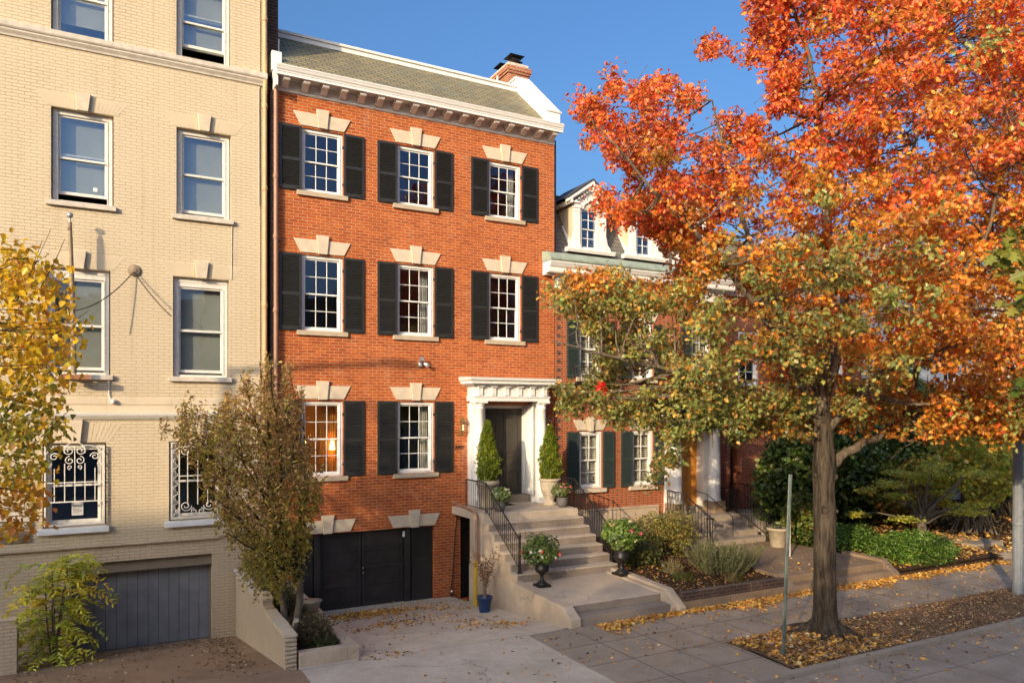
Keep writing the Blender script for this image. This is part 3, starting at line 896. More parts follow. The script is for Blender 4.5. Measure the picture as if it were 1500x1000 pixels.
# basement ledge, vent, garage door
run('ledge', [(.03,1.30), (-.03,1.30), (-.045,1.335), (-.02,1.362), (.03,1.362)], -11, -1.22, M['creamlow'], cr)
m = MB(); m.box(-5.35, -4.78, -.02, .02, 1.50, 1.74)
for q in range(6): m.box(-5.32, -4.81, -.035, -.02, 1.52+q*.036, 1.54+q*.036)
m.build('vent', M['wood'], cr)
m = MB()
for q in range(4): m.box(-5.60, -4.78, -.05-.004*(q % 2), .02, 1.80+q*.13, 1.80+q*.13+.112)
m.build('stone_block_patch', M['greystone'], cr, .008)
gd = MB()
gd.box(-4.10, -1.36, .44, .47, -1.2, .97)
o = gd.build('garage_door', M['bluegroove'], cr)
random.seed(3)
m = MB(); x = -4.10
while x < -1.37:
    x2 = min(x+.208, -1.362)
    m.box(x+.004, x2-.004, .415-random.uniform(0,.004), .44, -1.0+random.uniform(0,.008), .70); x += .208
m.build('plank_panel', M['bluegrey'], o, .003)
m = MB(); m.box(-4.098, -1.362, .17, .43, .71, .968); m.build('header_board', M['header'], cr, .006)
m = MB(); m.box(-1.40, -1.362, .30, .42, -1.0, .70); m.build('door_post', M['header'], cr)
# pipes in the joint between the houses
def pipe(name, x, y, z0, z1, r, mat, parent, rings=()):
    m = MB(); m.tube([(x,y,z0), (x,y,z1)], r, 12)
    for zz in rings: m.lathe(x, y, [(r+.012,zz-.05), (r+.016,zz-.04), (r+.016,zz+.04), (r+.012,zz+.05)], 12)
    m.box(x-.02, x+.02, y, y+.12, z0+1.2, z0+1.23)
    return m.build(name, mat, parent)
pipe('downspout', -.235, -.045, -.9, 17, .050, M['tanpipe'], cr, (1.5,4.4,6.6,9.3,11.2,13.2))
# upper-wall details: cable, discs with chains
m = MB()
m.tube([(-3.40,-.02,4.80), (-3.41,-.03,4.50), (-3.36,-.05,4.36)], .012, 6); m.ball((-3.33,-.08,4.36), .055)
o = m.build('wall_floodlight', M['white']); tag(o, 'small white round floodlight on the cream band below the left window', 'wall light')
m = MB()
m.tube([(-.95,-.015,8.36), (-.955,-.012,7.6), (-.96,-.015,7.15)], .009, 5)
m.tube([(-.36,-.015,8.9), (-.365,-.015,11.6)], .008, 5)
m.build('cable', M['greystone'], cr)

dl = ['round iron wall disc between the cream windows holding two hanging chains', 'round iron wall disc left of the flagpole among yellow leaves']
def disc(x, z, label):
    o = empty('wall_anchor', (x,-.03,z), label, 'wall anchor')
    m = MB(); m.lathe(0, 0, [(.001,.035), (.03,.05), (.05,.03), (.10,.022), (.125,.012), (.13,0), (.13,-.02)], 20)
    T = Matrix.Translation((x,-.02,z)) @ Matrix.Rotation(PI/2, 4, 'X')
    m.v = [tuple(T @ Vector(p)) for p in m.v]
    m.build('disc', M['wood'], o)
    return o
d1 = disc(-2.93, 7.17, dl[0]); disc(-4.99, 7.18, dl[1])
def chain(parent, a, b, sag):
    m = MB(); n = 46
    for i in range(n):
        t = i/n; t2 = (i+.8)/n
        p = [a[k]+(b[k]-a[k])*t for k in range(3)]; q = [a[k]+(b[k]-a[k])*t2 for k in range(3)]
        p[2] -= sag*4*t*(1-t); q[2] -= sag*4*t2*(1-t2)
        m.tube([p, q], .014 if i % 2 else .009, 5)
    m.build('chain', M['iron'], parent)
chain(d1, (-2.93,-.06,7.13), (-2.22,-.30,6.2), .06)
chain(d1, (-2.95,-.06,7.12), (-4.02,-.72,6.15), .16)
# flagpole
fp = empty('flagpole', (-4.1,-.36,4.9), 'weathered wooden flagpole with a silver ball top standing before the left cream window', 'flagpole')
m = MB(); m.tube([(-4.03,-.36,4.92), (-4.06,-.37,6.6), (-4.10,-.38,7.98)], [.052,.047,.036], 12)
m.build('pole', M['wood'], fp)
m = MB(); m.tube([(-4.10,-.38,7.98), (-4.10,-.38,8.06)], .02, 8); m.ball((-4.10,-.38,8.12), .062, 14); m.build('ball', M['steel'], fp)
m = MB(); m.tube([(-4.10,-.44,7.9), (-4.06,-.44,6.6), (-4.02,-.43,5.3)], .006, 5); m.ball((-4.12,-.40,7.84), .035); m.build('halyard', M['wood'], fp)
m = MB(); m.box(-4.26, -3.74, -.44, -.28, 4.80, 4.90); m.box(-4.12, -4.02, -.28, .0, 4.815, 4.885)
for q in range(5): m.ball((-4.20+q*.1, -.36, 4.905), .014)
m.build('bracket', M['redwood'], fp, .006)

# =================================================================== RED BRICK HOUSE (middle)
br = empty('red_brick_house', (3.8,0,-.68), 'four storey orange red brick house with black shutters, slate roof and white cornice', 'house')
XC = [1.10, 3.47, 6.03]
holes = []
ROWS = [(9.38,10.88), (6.08,7.88), (2.60,4.41)]
for r_, (z0, z1) in enumerate(ROWS):
    for c_, x in enumerate(XC):
        if r_ == 2 and c_ == 2: continue
        holes.append((x-.50, x+.50, z0, z1, .13))
holes += [(.42, 3.99, -.75, 1.22, .22), (4.72, 5.28, -.75, 1.45, .6), (5.28, 6.78, 1.72, 4.34, .34)]
m = MB()
wall(m, .02, 7.6, -.8, 11.66, 0, holes, .13)
shell(m, .02, 7.6, .14, 12, -.8, 11.66)
m.build('wall', M['brick'], br)
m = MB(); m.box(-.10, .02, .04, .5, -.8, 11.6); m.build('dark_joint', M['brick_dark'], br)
pipe('downspout', .0, -.10, 3.6, 11.62, .052, M['brownpipe'], br, (4.0,6.5,8.2,9.6))
lt = {}
for r_, (z0, z1) in enumerate(ROWS):
    for c_, x in enumerate(XC):
        if r_ == 2 and c_ == 2: continue
        warm = r_ == 2 and c_ == 0
        wdw = sash_window(br, x-.50, x+.50, z0, z1, 0, 3, 2, M['glasslow'] if r_ == 2 else M['glass'], cas=.075, rec=.05, sash=.038, mun=.018)
        if warm: wdw['label'] = 'white sash window with warm amber light inside'
        flat_lintel(wdw, x, z1+.045, .52, .685, .32)
        m = MB(); m.box(x-.61, x+.61, -.07, .06, z0-.115, z0-.004); m.build('sill', M['sillstone'], wdw, .006)
        room(br, x-.50, x+.50, .135, z0, z1, M['roomwarm'] if warm else M['room'], deep=2.2 if warm else 1.6)
        # drapes
        m = MB()
        if warm:
            n = 22
            vs = [(x+.05+.40*i/n, .55+.03*math.sin(i*1.9), zz) for i in range(n+1) for zz in (z0+.1, z1+.1)]
            m.add(vs, [(2*i, 2*i+2, 2*i+3, 2*i+1) for i in range(n)], True)
            m.build('curtain', M['drape'], wdw)
            lb = MB(); lb.lathe(x+.34, .40, [(.07,z0+.62), (.04,z0+.84)], 16); lb.build('lamp_shade', M['lamp'], wdw)
            lb = MB(); lb.lathe(x-.25, 1.1, [(.11,z0+.75), (.07,z0+.98)], 16); lb.build('lamp_shade', M['lamp'], wdw)
            pl = bpy.data.lights.new('room_lamp', 'POINT'); pl.energy = 9; pl.color = (1, .6, .22); pl.shadow_soft_size = .1
            po = bpy.data.objects.new('room_lamp', pl); col.objects.link(po); po.location = (x-.05, .95, z0+.9); po.parent = br; po.matrix_parent_inverse = wmat(br).inverted()
        elif (r_, c_) in ((1,1), (2,1), (0,2)):
            n = 12
            vs = [(x+.26+.2*i/n, .40+.03*math.sin(i*1.9), zz) for i in range(n+1) for zz in (z0, z1+.1)]
            m.add(vs, [(2*i, 2*i+2, 2*i+3, 2*i+1) for i in range(n)], True)
            m.build('curtain', M['blind'], wdw)
# shutters: one louvred mesh per storey, a pair to each window
for r_, (z0, z1) in enumerate(ROWS):
    ht = z1 - z0 + .02
    lm = louvre_mesh(.51, ht, mid=.47, n=0)
    lm.box(.20, .31, -.012, 0, .02, .035); lm.box(.38, .44, -.02, .0, .05, .065)
    first = None
    for c_, x in enumerate(XC):
        if r_ == 2 and c_ == 2: continue
        for s in (-1, 1):
            xx = x-.50-.51 if s < 0 else x+.515
            if first is None:
                first = lm.build('shutter', M['black'], br)
                first.matrix_parent_inverse = wmat(br).inverted(); o = first
            else:
                o = first.copy(); col.objects.link(o)
            o.location = (xx, -.045, z0-.01)
            o.rotation_euler = (0, 0, R(1.2)*s*random.uniform(.3, 1))
    for c_, x in enumerate(XC):          # pintles on the right of each casing
        if r_ == 2 and c_ == 2: continue
        for zz in (z0+.28, z1-.32):
            m = MB(); m.box(x+.488, x+.512, -.012, .04, zz-.03, zz+.03); m.build('hinge', M['iron'], br)
# frieze, brackets, cornice, slates, ridge board
run('frieze', [(.02,11.63), (-.02,11.63), (-.035,11.65), (-.035,11.90), (.02,11.90)], .0, 7.60, M['white'], br)
cn = run('cornice', [(.02,11.902), (-.36,11.902), (-.40,11.84), (-.44,11.84), (-.44,11.90), (-.455,11.91), (-.455,11.935), (-.48,11.96), (-.50,12.01), (-.515,12.03), (-.515,12.055), (-.30,12.065), (.02,12.065)], -.06, 7.62, M['white'], br)
m = MB(); m.box(-.05, .0, -.36, .02, 11.62, 11.90); m.build('cornice_end', M['white'], cn)
for i in range(17):
    x = .20 + i*(7.42-.20)/16
    m = MB()
    m.ext([(-.036,11.70), (-.036,11.90), (-.375,11.90), (-.375,11.80), (-.35,11.775), (-.28,11.77), (-.20,11.74), (-.12,11.70)], x-.075, x+.075, 'x')
    m.box(x-.085, x+.085, -.39, -.036, 11.862, 11.899)
    m.build('bracket', M['white'], cn, .005)
rf = MB()
rf.ext([(-.34,12.05), (1.50,13.62), (1.50,13.50), (-.10,12.03)], .13, 7.2, 'x')
ro = rf.build('roof', M['slate'], br)
m = MB(); m.box(.13, 7.25, 1.46, 1.62, 13.60, 13.72); m.box(.13, 7.25, 1.42, 1.70, 13.722, 13.79); m.build('ridge_board', M['white'], ro, .006)
m = MB(); m.quad((.1,1.7,13.7), (7.6,1.7,13.7), (7.6,12,13.4), (.1,12,13.4)); m.build('flat_roof', M['darkroof'], ro)
m = MB(); m.box(-.09, .13, -.10, .33, 12.067, 12.50); m.box(.125, .16, .33, .38, 12.0, 13.0); m.build('parapet_foot', M['white'], ro)
m = MB()
m.ext([(-.32,12.066), (-.32,12.40), (-.22,12.44), (1.50,14.02), (1.95,14.02), (1.95,12.0)], 7.205, 7.60, 'x')
m.build('parapet', M['white'], ro, .01)
m = MB()
m.ext([(-.34,12.40), (-.24,12.44), (1.52,14.03), (1.97,14.03), (1.97,14.08), (1.50,14.08), (-.27,12.49), (-.36,12.44)], 7.17, 7.64, 'x')
m.build('parapet_coping', M['white'], ro, .006)
ch = MB(); ch.box(7.20, 7.90, 2.0, 3.3, 12.5, 14.40); ch.box(7.16, 7.94, 1.96, 3.34, 14.40, 14.47); ch.box(7.13, 7.97, 1.93, 3.37, 14.47, 14.62)
co_ = ch.build('chimney', M['chim'], ro, .004)
m = MB(); m.box(7.20, 7.90, 2.0, 3.28, 14.622, 14.74); m.build('chimney_slab', M['greystone'], co_, .01)
for yy in (2.35, 3.05):
    m = MB(); m.lathe(7.58, yy, [(.15,14.74), (.14,14.88), (.001,14.88)], 14); m.build('flue', M['flue'], co_)
    m = MB()
    def fr_(z, a, b, z2): 
        T = Matrix.Translation((7.58, yy, 0))
        m.add([(-a,-a,z), (a,-a,z), (a,a,z), (-a,a,z), (-b,-b,z2), (b,-b,z2), (b,b,z2), (-b,b,z2)], [(0,3,2,1), (4,5,6,7), (0,1,5,4), (1,2,6,5), (2,3,7,6), (3,0,4,7)], T=T)
    fr_(14.88, .21, .15, 14.93); fr_(14.93, .13, .13, 15.02); fr_(15.02, .15, .25, 15.06); fr_(15.06, .25, .05, 15.13)
    m.build('chimney_cap', M['iron'], co_)
m = MB(); m.tube([(6.93,2.2,13.6), (6.93,2.2,14.30)], .03, 8); m.build('vent_pipe', M['white'], ro)
pipe('downspout', 7.66, .10, 8.4, 11.8, .05, M['iron'], br, (9.5,))  # added dark pipe, standing for the wall return at this edge

# garage
for cx_ in (1.22, 3.43):
    o = MB()
    kb = (.105,.15)
    for s in (-1, 1):
        m = MB(); pts = [(cx_+s*.107, 1.245), (cx_+s*.56, 1.245), (cx_+s*.70, 1.545), (cx_+s*.142, 1.545)]
        if s > 0: pts = pts[::-1]
        m.ext(pts, -.03, .05, 'y'); m.build('garage_lintel', M['stone'], br, .006)
    m = MB(); m.ext([(cx_-.105,1.225), (cx_+.105,1.225), (cx_+.152,1.66), (cx_-.152,1.66)], -.075, .05, 'y'); m.build('garage_keystone', M['stone'], br, .008)
gb = MB(); gb.box(.42, 3.99, .215, .26, -.75, 1.22)
g_ = gb.build('garage_door', M['garage'], br)
m = MB()
def pan(m, a, b, c, d, y, t=.028, st=.07, rails=()):
    m.box(a, a+st, y-t, y, c, d); m.box(b-st, b, y-t, y, c, d)
    m.box(a+st, b-st, y-t, y, c, c+.10); m.box(a+st, b-st, y-t, y, d-.10, d)
    for z in rails: m.box(a+st, b-st, y-t, y, z-.035, z+.035)
pan(m, 1.08, 2.10, -.66, 1.18, .214, rails=(-.12,.30,.74)); pan(m, 2.13, 3.20, -.66, 1.18, .214, rails=(-.12,.30,.74))
m.build('door_leaf_frame', M['garage'], g_, .004)
for a_, b_ in ((3.22,3.36), (.92,1.06)):
    m = MB(); m.box(a_, b_, .08, .214, -.7, 1.2); m.build('door_post', M['garage'], br, .006)
for a, b in ((3.40, 3.985), (.43, .90)):
    m = MB(); pan(m, a+.01, b-.005, -.68, 1.19, .15, st=.05, rails=(.36,)); m.box(a, b, .15, .20, -.7, 1.2)
    for q in range(22):
        z = .43 + q*.65/22
        m.box(a+.065, b-.055, .135, .149, z, z+.018)
    m.build('side_panel', M['garage'], br, .003)
m = MB(); m.lathe(3.20, .13, [(.03,.98), (.034,1.0), (.034,1.1), (.028,1.12), (.001,1.12)], 12); m.build('garage_lamp', M['bluewhite'], br)
m = MB(); m.ball((2.15,.16,.28), .022); m.ball((2.15,.16,.16), .022); m.build('garage_knob', M['brass'], g_)
# gated passage under the landing
m = MB(); m.box(4.72, 5.28, .5, .55, -.75, 1.45); m.build('passage_wall', M['brick_dark'], br)
m = MB()
for q in range(7): m.box(4.73+q*.085, 4.75+q*.085, .03, .05, -.72, 1.40)
for z in (-.6,.35,1.3): m.box(4.73, 5.27, .028, .052, z, z+.03)
m.box(4.72, 4.98, .055, .07, -.72, .30)
m.build('passage_gate', M['iron'], br)
m = MB(); m.tube([(4.62,-.03,1.5), (4.56,-.03,1.0), (4.50,-.03,.0), (4.44,-.03,-.45)], .014, 6); m.tube([(4.44,-.03,-.45), (4.44,-.06,-.66)], .03, 8)
m.build('drain_hose', M['iron'], br)
m = MB(); m.ball((4.43,-.09,-.50), .035); m.build('tap', M['white'], br)
# a thin patch of old paint is left out; small wall hooks
# ---- doorway
dw = MB()
dw.box(5.28, 6.78, .34, .38, 1.72, 4.34)
dback = dw.build('door_backing', M['iron'], br)
for s, (a, b) in enumerate(((5.36,6.035), (6.045,6.72))):
    m = MB(); y = .30
    m.box(a, b, y, y+.04, 1.90, 4.25)
    def rp(c, d, inset=.10):
        # raised moulding ring and a field
        A, B = a+inset, b-inset
        for q0, q1, r0, r1 in ((A,B,d-.035,d), (A,B,c,c+.035)): m.box(q0, q1, y-.022, y, r0, r1)
        m.box(A, A+.035, y-.022, y, c+.035, d-.035); m.box(B-.035, B, y-.022, y, c+.035, d-.035)
        m.ext([(A+.06,c+.06), (B-.06,c+.06), (B-.06,d-.06), (A+.06,d-.06)], y-.012, y, 'y')
    rp(3.05, 4.13); rp(2.66, 2.93); rp(2.04, 2.54)
    d_ = m.build('door', M['door'], br, .006)
    if s == 1:
        m = MB(); m.tube([(a+.06,y-.02,2.98), (a+.06,y-.06,2.95), (a+.06,y-.06,2.72), (a+.06,y-.02,2.68)], .013, 8); m.box(a+.035, a+.085, y-.012, y, 2.62, 3.06); m.ball((a+.06,y-.03,2.55), .026)
        m.build('handle', M['iron'], d_)
        m = MB(); m.ball((a+.34,y-.005,3.55), .012); m.build('peephole', M['brass'], d_)
m = MB()
m.box(5.28, 5.36, .24, .34, 1.9, 4.34); m.box(6.72, 6.78, .245, .34, 1.9, 4.34); m.box(5.36, 6.72, .24, .34, 4.252, 4.34)
m.build('door_frame', M['white'], br, .004)
for s in (-1, 1):   # panelled reveals and pilasters beside the columns
    m = MB()
    xa = 5.28 if s < 0 else 6.78
    for q in range(2):
        y0, y1 = (-.26, -.02) if q == 0 else (-.0, .24)
        m.box(min(xa, xa-s*.03), max(xa, xa-s*.03), y0, y1, 1.9, 4.34)
        m.box(min(xa-s*.05, xa-s*.031), max(xa-s*.05, xa-s*.031), y0+.03, y0+.06, 2.0, 4.25); m.box(min(xa-s*.05, xa-s*.031), max(xa-s*.05, xa-s*.031), y1-.06, y1-.03, 2.0, 4.25)
    m.box(min(xa+s*.032, xa+s*.36), max(xa+s*.032, xa+s*.36), -.20, -.002, 1.72, 4.38)
    m.build('door_surround', M['white'], br, .005)
m = MB(); m.box(5.28, 6.78, -.06, .30, 1.66, 1.89); m.build('door_sill', M['concstep'], br, .01)
for xx in (5.08, 6.96):
    m = MB()
    m.lathe(xx, -.36, [(.165,1.86), (.175,1.89), (.165,1.93), (.152,1.95), (.150,2.0), (.149,2.8), (.143,3.6), (.130,4.22), (.145,4.235), (.145,4.26), (.132,4.27), (.132,4.32), (.165,4.36), (.165,4.38)], 28)
    c_ = m.build('column', M['white'], br)
    m = MB(); m.box(xx-.19, xx+.19, -.55, -.17, 1.70, 1.86); m.build('plinth', M['white'], c_, .006)
    m = MB(); m.box(xx-.18, xx+.18, -.54, -.18, 4.38, 4.43); m.build('capital', M['white'], c_, .006)
pe = MB()
pe.box(4.90, 7.13, -.52, .0, 4.432, 4.53); pe.box(4.88, 7.15, -.54, .0, 4.532, 4.565)
pe.box(4.92, 7.11, -.50, .0, 4.567, 4.82)
po_ = pe.build('porch_entablature', M['white'], br, .005)
m = MB()
for (pr, za, zb) in ((.06,4.822,4.85), (.14,4.85,4.88), (.20,4.88,4.955), (.235,4.957,4.98), (.26,4.982,5.02)):
    m.box(4.92-pr, 7.11+pr, -.50-pr, .0, za, zb)
m.build('porch_cornice', M['white'], po_, .006)
m = MB(); m.ext([(-.76,5.021), (-.74,5.04), (.0,5.08), (.0,5.021)], 4.67, 7.36, 'x'); m.build('porch_lead', M['greystone'], po_)
for i in range(6):
    x = 5.05 + i*(6.98-5.05)/5
    m = MB()
    for q in (-1, 0, 1): m.box(x+q*.045-.016, x+q*.045+.016, -.545, -.501, 4.58, 4.77)
    m.box(x-.075, x+.075, -.56, -.501, 4.772, 4.80); m.box(x-.07, x+.07, -.53, -.5005, 4.575, 4.78)
    m.ext([(-.501,4.80), (-.60,4.80), (-.60,4.818), (-.501,4.818)], x-.085, x+.085, 'x')
    m.build('triglyph', M['white'], po_)
# house number in cut figures
tc = bpy.data.curves.new('house_number', 'FONT'); tc.body = '2437'; tc.size = .135; tc.extrude = .006; tc.shear = .2
to = bpy.data.objects.new('house_number', tc); col.objects.link(to)
dg = bpy.context.evaluated_depsgraph_get()
me = bpy.data.meshes.new_from_object(to.evaluated_get(dg)); bpy.data.objects.remove(to)
ho = bpy.data.objects.new('house_number', me); col.objects.link(ho); me.materials.clear(); me.materials.append(M['iron'])
ho.location = (4.545,-.012,3.18); ho.rotation_euler = (R(90),0,0); ho.parent = br; ho.matrix_parent_inverse = wmat(br).inverted()

def lantern(x, label):
    o = empty('wall_lantern', (x,-.05,3.8), label, 'lantern', 'lanterns beside the white porch')
    m = MB(); y = -.17
    m.tube([(x,-.0,3.62), (x,-.10,3.56), (x,y,3.60), (x,y,3.66)], .012, 8); m.box(x-.04, x+.04, -.02, 0, 3.52, 3.74)
    for sx in (-1,1):
        for sy in (-1,1): m.tube([(x+sx*.05,y+sy*.05,3.66), (x+sx*.075,y+sy*.075,3.90)], .007, 5)
    m.lathe(x, y, [(.02,3.64), (.08,3.66), (.07,3.67)], 4); m.lathe(x, y, [(.115,3.89), (.08,3.94), (.04,3.98), (.03,4.02), (.012,4.03), (.012,4.07), (.001,4.10)], 8)
    m.build('lantern_frame', M['brass'], o)
    m = MB(); m.tube([(x,y,3.67), (x,y,3.76)], .016, 8); m.ball((x,y,3.80), .022); m.build('candle', M['lampdim'], o)
    m = MB(); m.lathe(x, y, [(.062,3.672), (.09,3.885)], 4, smooth=False); m.build('lantern_glass', M['glasslow'], o)
lantern(4.72, 'brass wall lantern on the red brick left of the porch column')
lantern(7.30, 'brass wall lantern right of the porch above the cone shaped shrub')
# security light
o = empty('security_light', (3.6,-.05,5.4), 'small silver twin security light on the brick wall above the middle window', 'security light')
m = MB(); m.lathe(3.58, -.04, [(.05,5.30), (.06,5.32), (.06,5.40), (.05,5.42)], 12); m.tube([(3.6,-.05,5.40), (3.66,-.12,5.44)], .014, 6); m.build('mount', M['steel'], o)
m = MB(); m.tube([(3.56,-.08,5.42), (3.56,-.20,5.50)], [.035,.06], 12); m.build('lamp_head', M['steel'], o); m = MB(); m.tube([(3.67,-.10,5.38), (3.72,-.21,5.33)], [.03,.055], 12); m.build('lamp_head', M['bluewhite'], o)

# =================================================================== ENTRANCE STAIR
sr = empty('entrance_stairs', (5.8,-2.7,0), 'broad grey concrete stairs with black iron railings up to the white porch', 'stairs')
SX0, SX1 = 4.47, 7.17
ny = [-1.88,-2.16,-2.44,-2.70,-2.98,-3.27,-3.58]
nz = [1.70-.187*i for i in range(7)]
m = MB(); m.box(SX0, SX1, -1.88, -.002, 1.50, 1.70); m.build('landing', M['steppad'], sr, .012)
prof = [(-1.30,-1.2), (-1.30,1.498), (-1.885,1.498)]
m = MB()
for i in range(1, 7):
    yb = ny[i-1]-.001
    m.box(SX0+.002, SX1, ny[i], yb+.30 if i > 1 else -1.88, nz[i]-.60, nz[i])
# one solid body under the treads
m2 = MB()
pr = [(-1.10,-1.1), (-1.10,1.497), (-1.878,1.497)]
m2.box(SX0, SX1, -1.878, -1.12, -1.1, 1.498)
for i in range(1, 7):
    m2.box(SX0, SX1, ny[i]+.02, ny[i-1]+.02, -1.1, nz[i]-.035)
m2.build('stair_body', M['conc'], sr)
for i in range(1, 7):
    t = MB(); t.box(SX0-.004, SX1, ny[i], ny[i-1]+.02, nz[i]-.034, nz[i]); t.build('tread', M['steppad'], sr, .010)
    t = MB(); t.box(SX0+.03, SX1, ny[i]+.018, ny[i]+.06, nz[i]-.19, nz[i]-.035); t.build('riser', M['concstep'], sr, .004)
t = MB(); t.box(SX0+.03, SX1, -1.872, -1.83, nz[0]-.19, 1.60); 
# lower landing, a little out of level as built
m = MB(); m.ext([(-3.56,-1.1), (-5.50,-1.1), (-5.50,.33), (-3.56,.40)], 4.60, 6.84, 'x'); m.build('lower_landing', M['steppad'], sr, .012)
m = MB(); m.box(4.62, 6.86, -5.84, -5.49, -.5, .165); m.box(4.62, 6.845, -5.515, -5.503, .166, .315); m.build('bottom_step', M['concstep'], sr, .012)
m = MB(); m.ext([(-3.56,-1.1), (-5.90,-1.1), (-5.90,.16), (-5.60,.345), (-5.50,.355), (-3.56,.425)], 4.38, 4.612, 'x'); m.build('side_wall', M['conc'], sr, .012)
m = MB(); m.box(4.45, 4.472, -3.57, -1.12, -1.1, .42); m.build('side_wall', M['conc'], sr)
m = MB(); m.ext([(-3.30,-.5), (-5.98,-.5), (-5.98,.10), (-5.55,.41), (-5.35,.42), (-3.30,.50)], 6.985, 7.16, 'x'); m.ext([(-3.56,-.5), (-5.50,-.5), (-5.50,.36), (-3.56,.43)], 6.842, 6.984, 'x')
m.ext([(-5.88,-.5), (-5.88,.10), (-5.50,.36), (-5.50,-.5)], 6.865, 6.984, 'x')
m.build('kerb_wall', M['conc'], sr, .010)
m = MB(); m.box(5.05, 6.02, -.62, -.12, 1.701, 1.715); o = m.build('door_mat', M['mat'], None, .004); tag(o, 'black door mat before the dark panelled front door', 'door mat')
def railing(parent, pts, h, step=.115, r=.008, post=.014, top=(.022,.012), name='railing', newel=True, low=.10):
    """pts: foot line; the top rail runs h above it"""
    m = MB()
    P = [Vector(p) for p in pts]
    for a, b in zip(P, P[1:]):
        m.tube([a+Vector((0,0,h)), b+Vector((0,0,h))], top[0]*.8, 6)
        m.tube([a+Vector((0,0,low)), b+Vector((0,0,low))], .010, 5)
        n = max(1, int((b-a).length/step))
        for i in range(n+1):
            p = a.lerp(b, i/n)
            big = i in (0, n)
            q = .0 if big else low-.0
            m.tube([p+Vector((0,0,q if not big else -.02)), p+Vector((0,0,h))], post if big else r, 6)
    return m.build(name, M['iron'], parent)
railing(sr, [(4.60,-.62,1.70), (4.58,-1.80,1.70)], .74)
railing(sr, [(4.58,-1.80,1.70), (4.60,-3.42,.60)], .74)
m = MB(); m.box(4.55, 4.65, -3.50, -3.40, .55, .60); m.tube([(4.60,-3.45,.6), (4.60,-3.45,1.36)], [.035,.03], 10); m.ball((4.60,-3.45,1.40), .045); m.build('newel', M['iron'], sr)
railing(sr, [(7.10,-1.05,1.70), (7.10,-1.80,1.70)], .74)
railing(sr, [(7.10,-1.80,1.70), (7.12,-3.40,.62)], .74)
m = MB(); m.tube([(4.47,-.10,1.80), (4.46,-.9,1.76), (4.40,-1.55,1.73), (4.39,-1.66,1.66), (4.39,-1.68,1.45), (4.39,-1.70,.55)], .032, 10); m.build('drain_pipe', M['brownpipe'], sr)
# yellow bollard pipe at the foot of the drain
bo = MB(); bo.tube([(4.22,-1.98,-.50), (4.22,-1.98,.60)], .048, 12); bo.lathe(4.22, -1.98, [(.049,.60), (.03,.63), (.001,.635)], 12)
o = bo.build('guard_post', M['yellow']); tag(o, 'yellow painted guard post beside the blue pot against the stair wall', 'post')

# =================================================================== NEIGHBOUR BRICK HOUSE
nb = empty('neighbour_brick_house', (10.8,0,.4), 'lower brick house with white dormers, copper gutter and orange double door', 'house')
holes = []
NW = [(8.42,9.22), (10.30,11.10)]
for a, b in NW: holes += [(a, b, 1.96, 3.60, .12), (a, b, 5.15, 6.82, .12)]
holes += [(12.6,13.4,5.15,6.82,.12), (12.05,13.05,1.05,3.55,.3)]
m = MB(); wall(m, 7.62, 14.05, 1.32, 7.70, .012, holes, .12); shell(m, 7.62, 14.05, .14, 12, .2, 7.7); m.build('wall', M['brick2'], nb)
m = MB(); m.box(7.62, 11.3, -.03, .05, .2, 1.30); m.ext([(-.06,1.301), (-.06,1.33), (.03,1.36), (.03,1.301)], 7.62, 11.3, 'x'); m.build('foundation', M['conc'], nb, .006)
# toothed quoin joint: short projecting bricks
m = MB()
for i in range(26):
    z = 1.45 + i*.24
    m.box(7.70, 7.80, .0, .013, z, z+.11)
m.build('joint_tooth', M['brick_dark'], nb)
def blind_slats(wdw, a, b, z0, z1, y):
    m = MB(); z = z0
    while z < z1:
        m.add([(a,y,z), (b,y,z), (b,y+.05,z+.035), (a,y+.05,z+.035), (a,y,z+.006), (b,y,z+.006), (b,y+.05,z+.041), (a,y+.05,z+.041)], [(0,1,2,3), (7,6,5,4), (0,4,5,1), (3,2,6,7)])
        z += .062
    for xx in (a, (a+b)/2-.02, b-.04): m.box(xx, xx+.04, y-.005, y+.055, z0, z1)
    m.build('plantation_blind', M['blind'], wdw)
lm = None
for fl, (z0, z1) in enumerate(((1.96,3.60), (5.15,6.82))):
    for a, b in NW + ([(12.6,13.4)] if fl else []):
        wdw = sash_window(nb, a, b, z0, z1, 0, 2, 2, M['glasslow'], cas=.09, rec=.04)
        xc = (a+b)/2
        for s in (-1, 1):
            m = MB(); pts = [(xc+s*.11, z1+.03), (xc+s*.44, z1+.03), (xc+s*.60, z1+.33), (xc+s*.17, z1+.33)]
            if s > 0: pts = pts[::-1]
            m.ext(pts, -.02, .05, 'y'); m.build('lintel_stone', M['stone'], wdw, .006)
        m = MB(); m.ext([(xc-.055,z1), (xc+.055,z1), (xc+.09,z1+.42), (xc-.09,z1+.42)], -.09, .05, 'y')
        m.ext([(xc-.105,z1+.01), (xc-.06,z1+.01), (xc-.095,z1+.38), (xc-.165,z1+.38)], -.05, .05, 'y'); m.ext([(xc+.06,z1+.01), (xc+.105,z1+.01), (xc+.165,z1+.38), (xc+.095,z1+.38)], -.05, .05, 'y')
        m.build('keystone', M['stone'], wdw, .006)
        m = MB(); m.box(a-.12, b+.12, -.09, .06, z0-.12, z0-.004); m.build('sill', M['stone'], wdw, .006)
        blind_slats(wdw, a+.08, b-.08, z0+.06, z1-.08, .20)
        room(nb, a, b, .30, z0, z1, M['room'])
        ht = z1-z0
        for s in (-1, 1):
            if lm is None:
                lm = louvre_mesh(.40, ht+.0, mid=.5, slat=.034).build('shutter', M['greenblack'], nb); lm.matrix_parent_inverse = wmat(nb).inverted(); o = lm
            else:
                o = lm.copy(); col.objects.link(o)
            o.location = (a-.41 if s < 0 else b+.02, -.045, z0-.01)
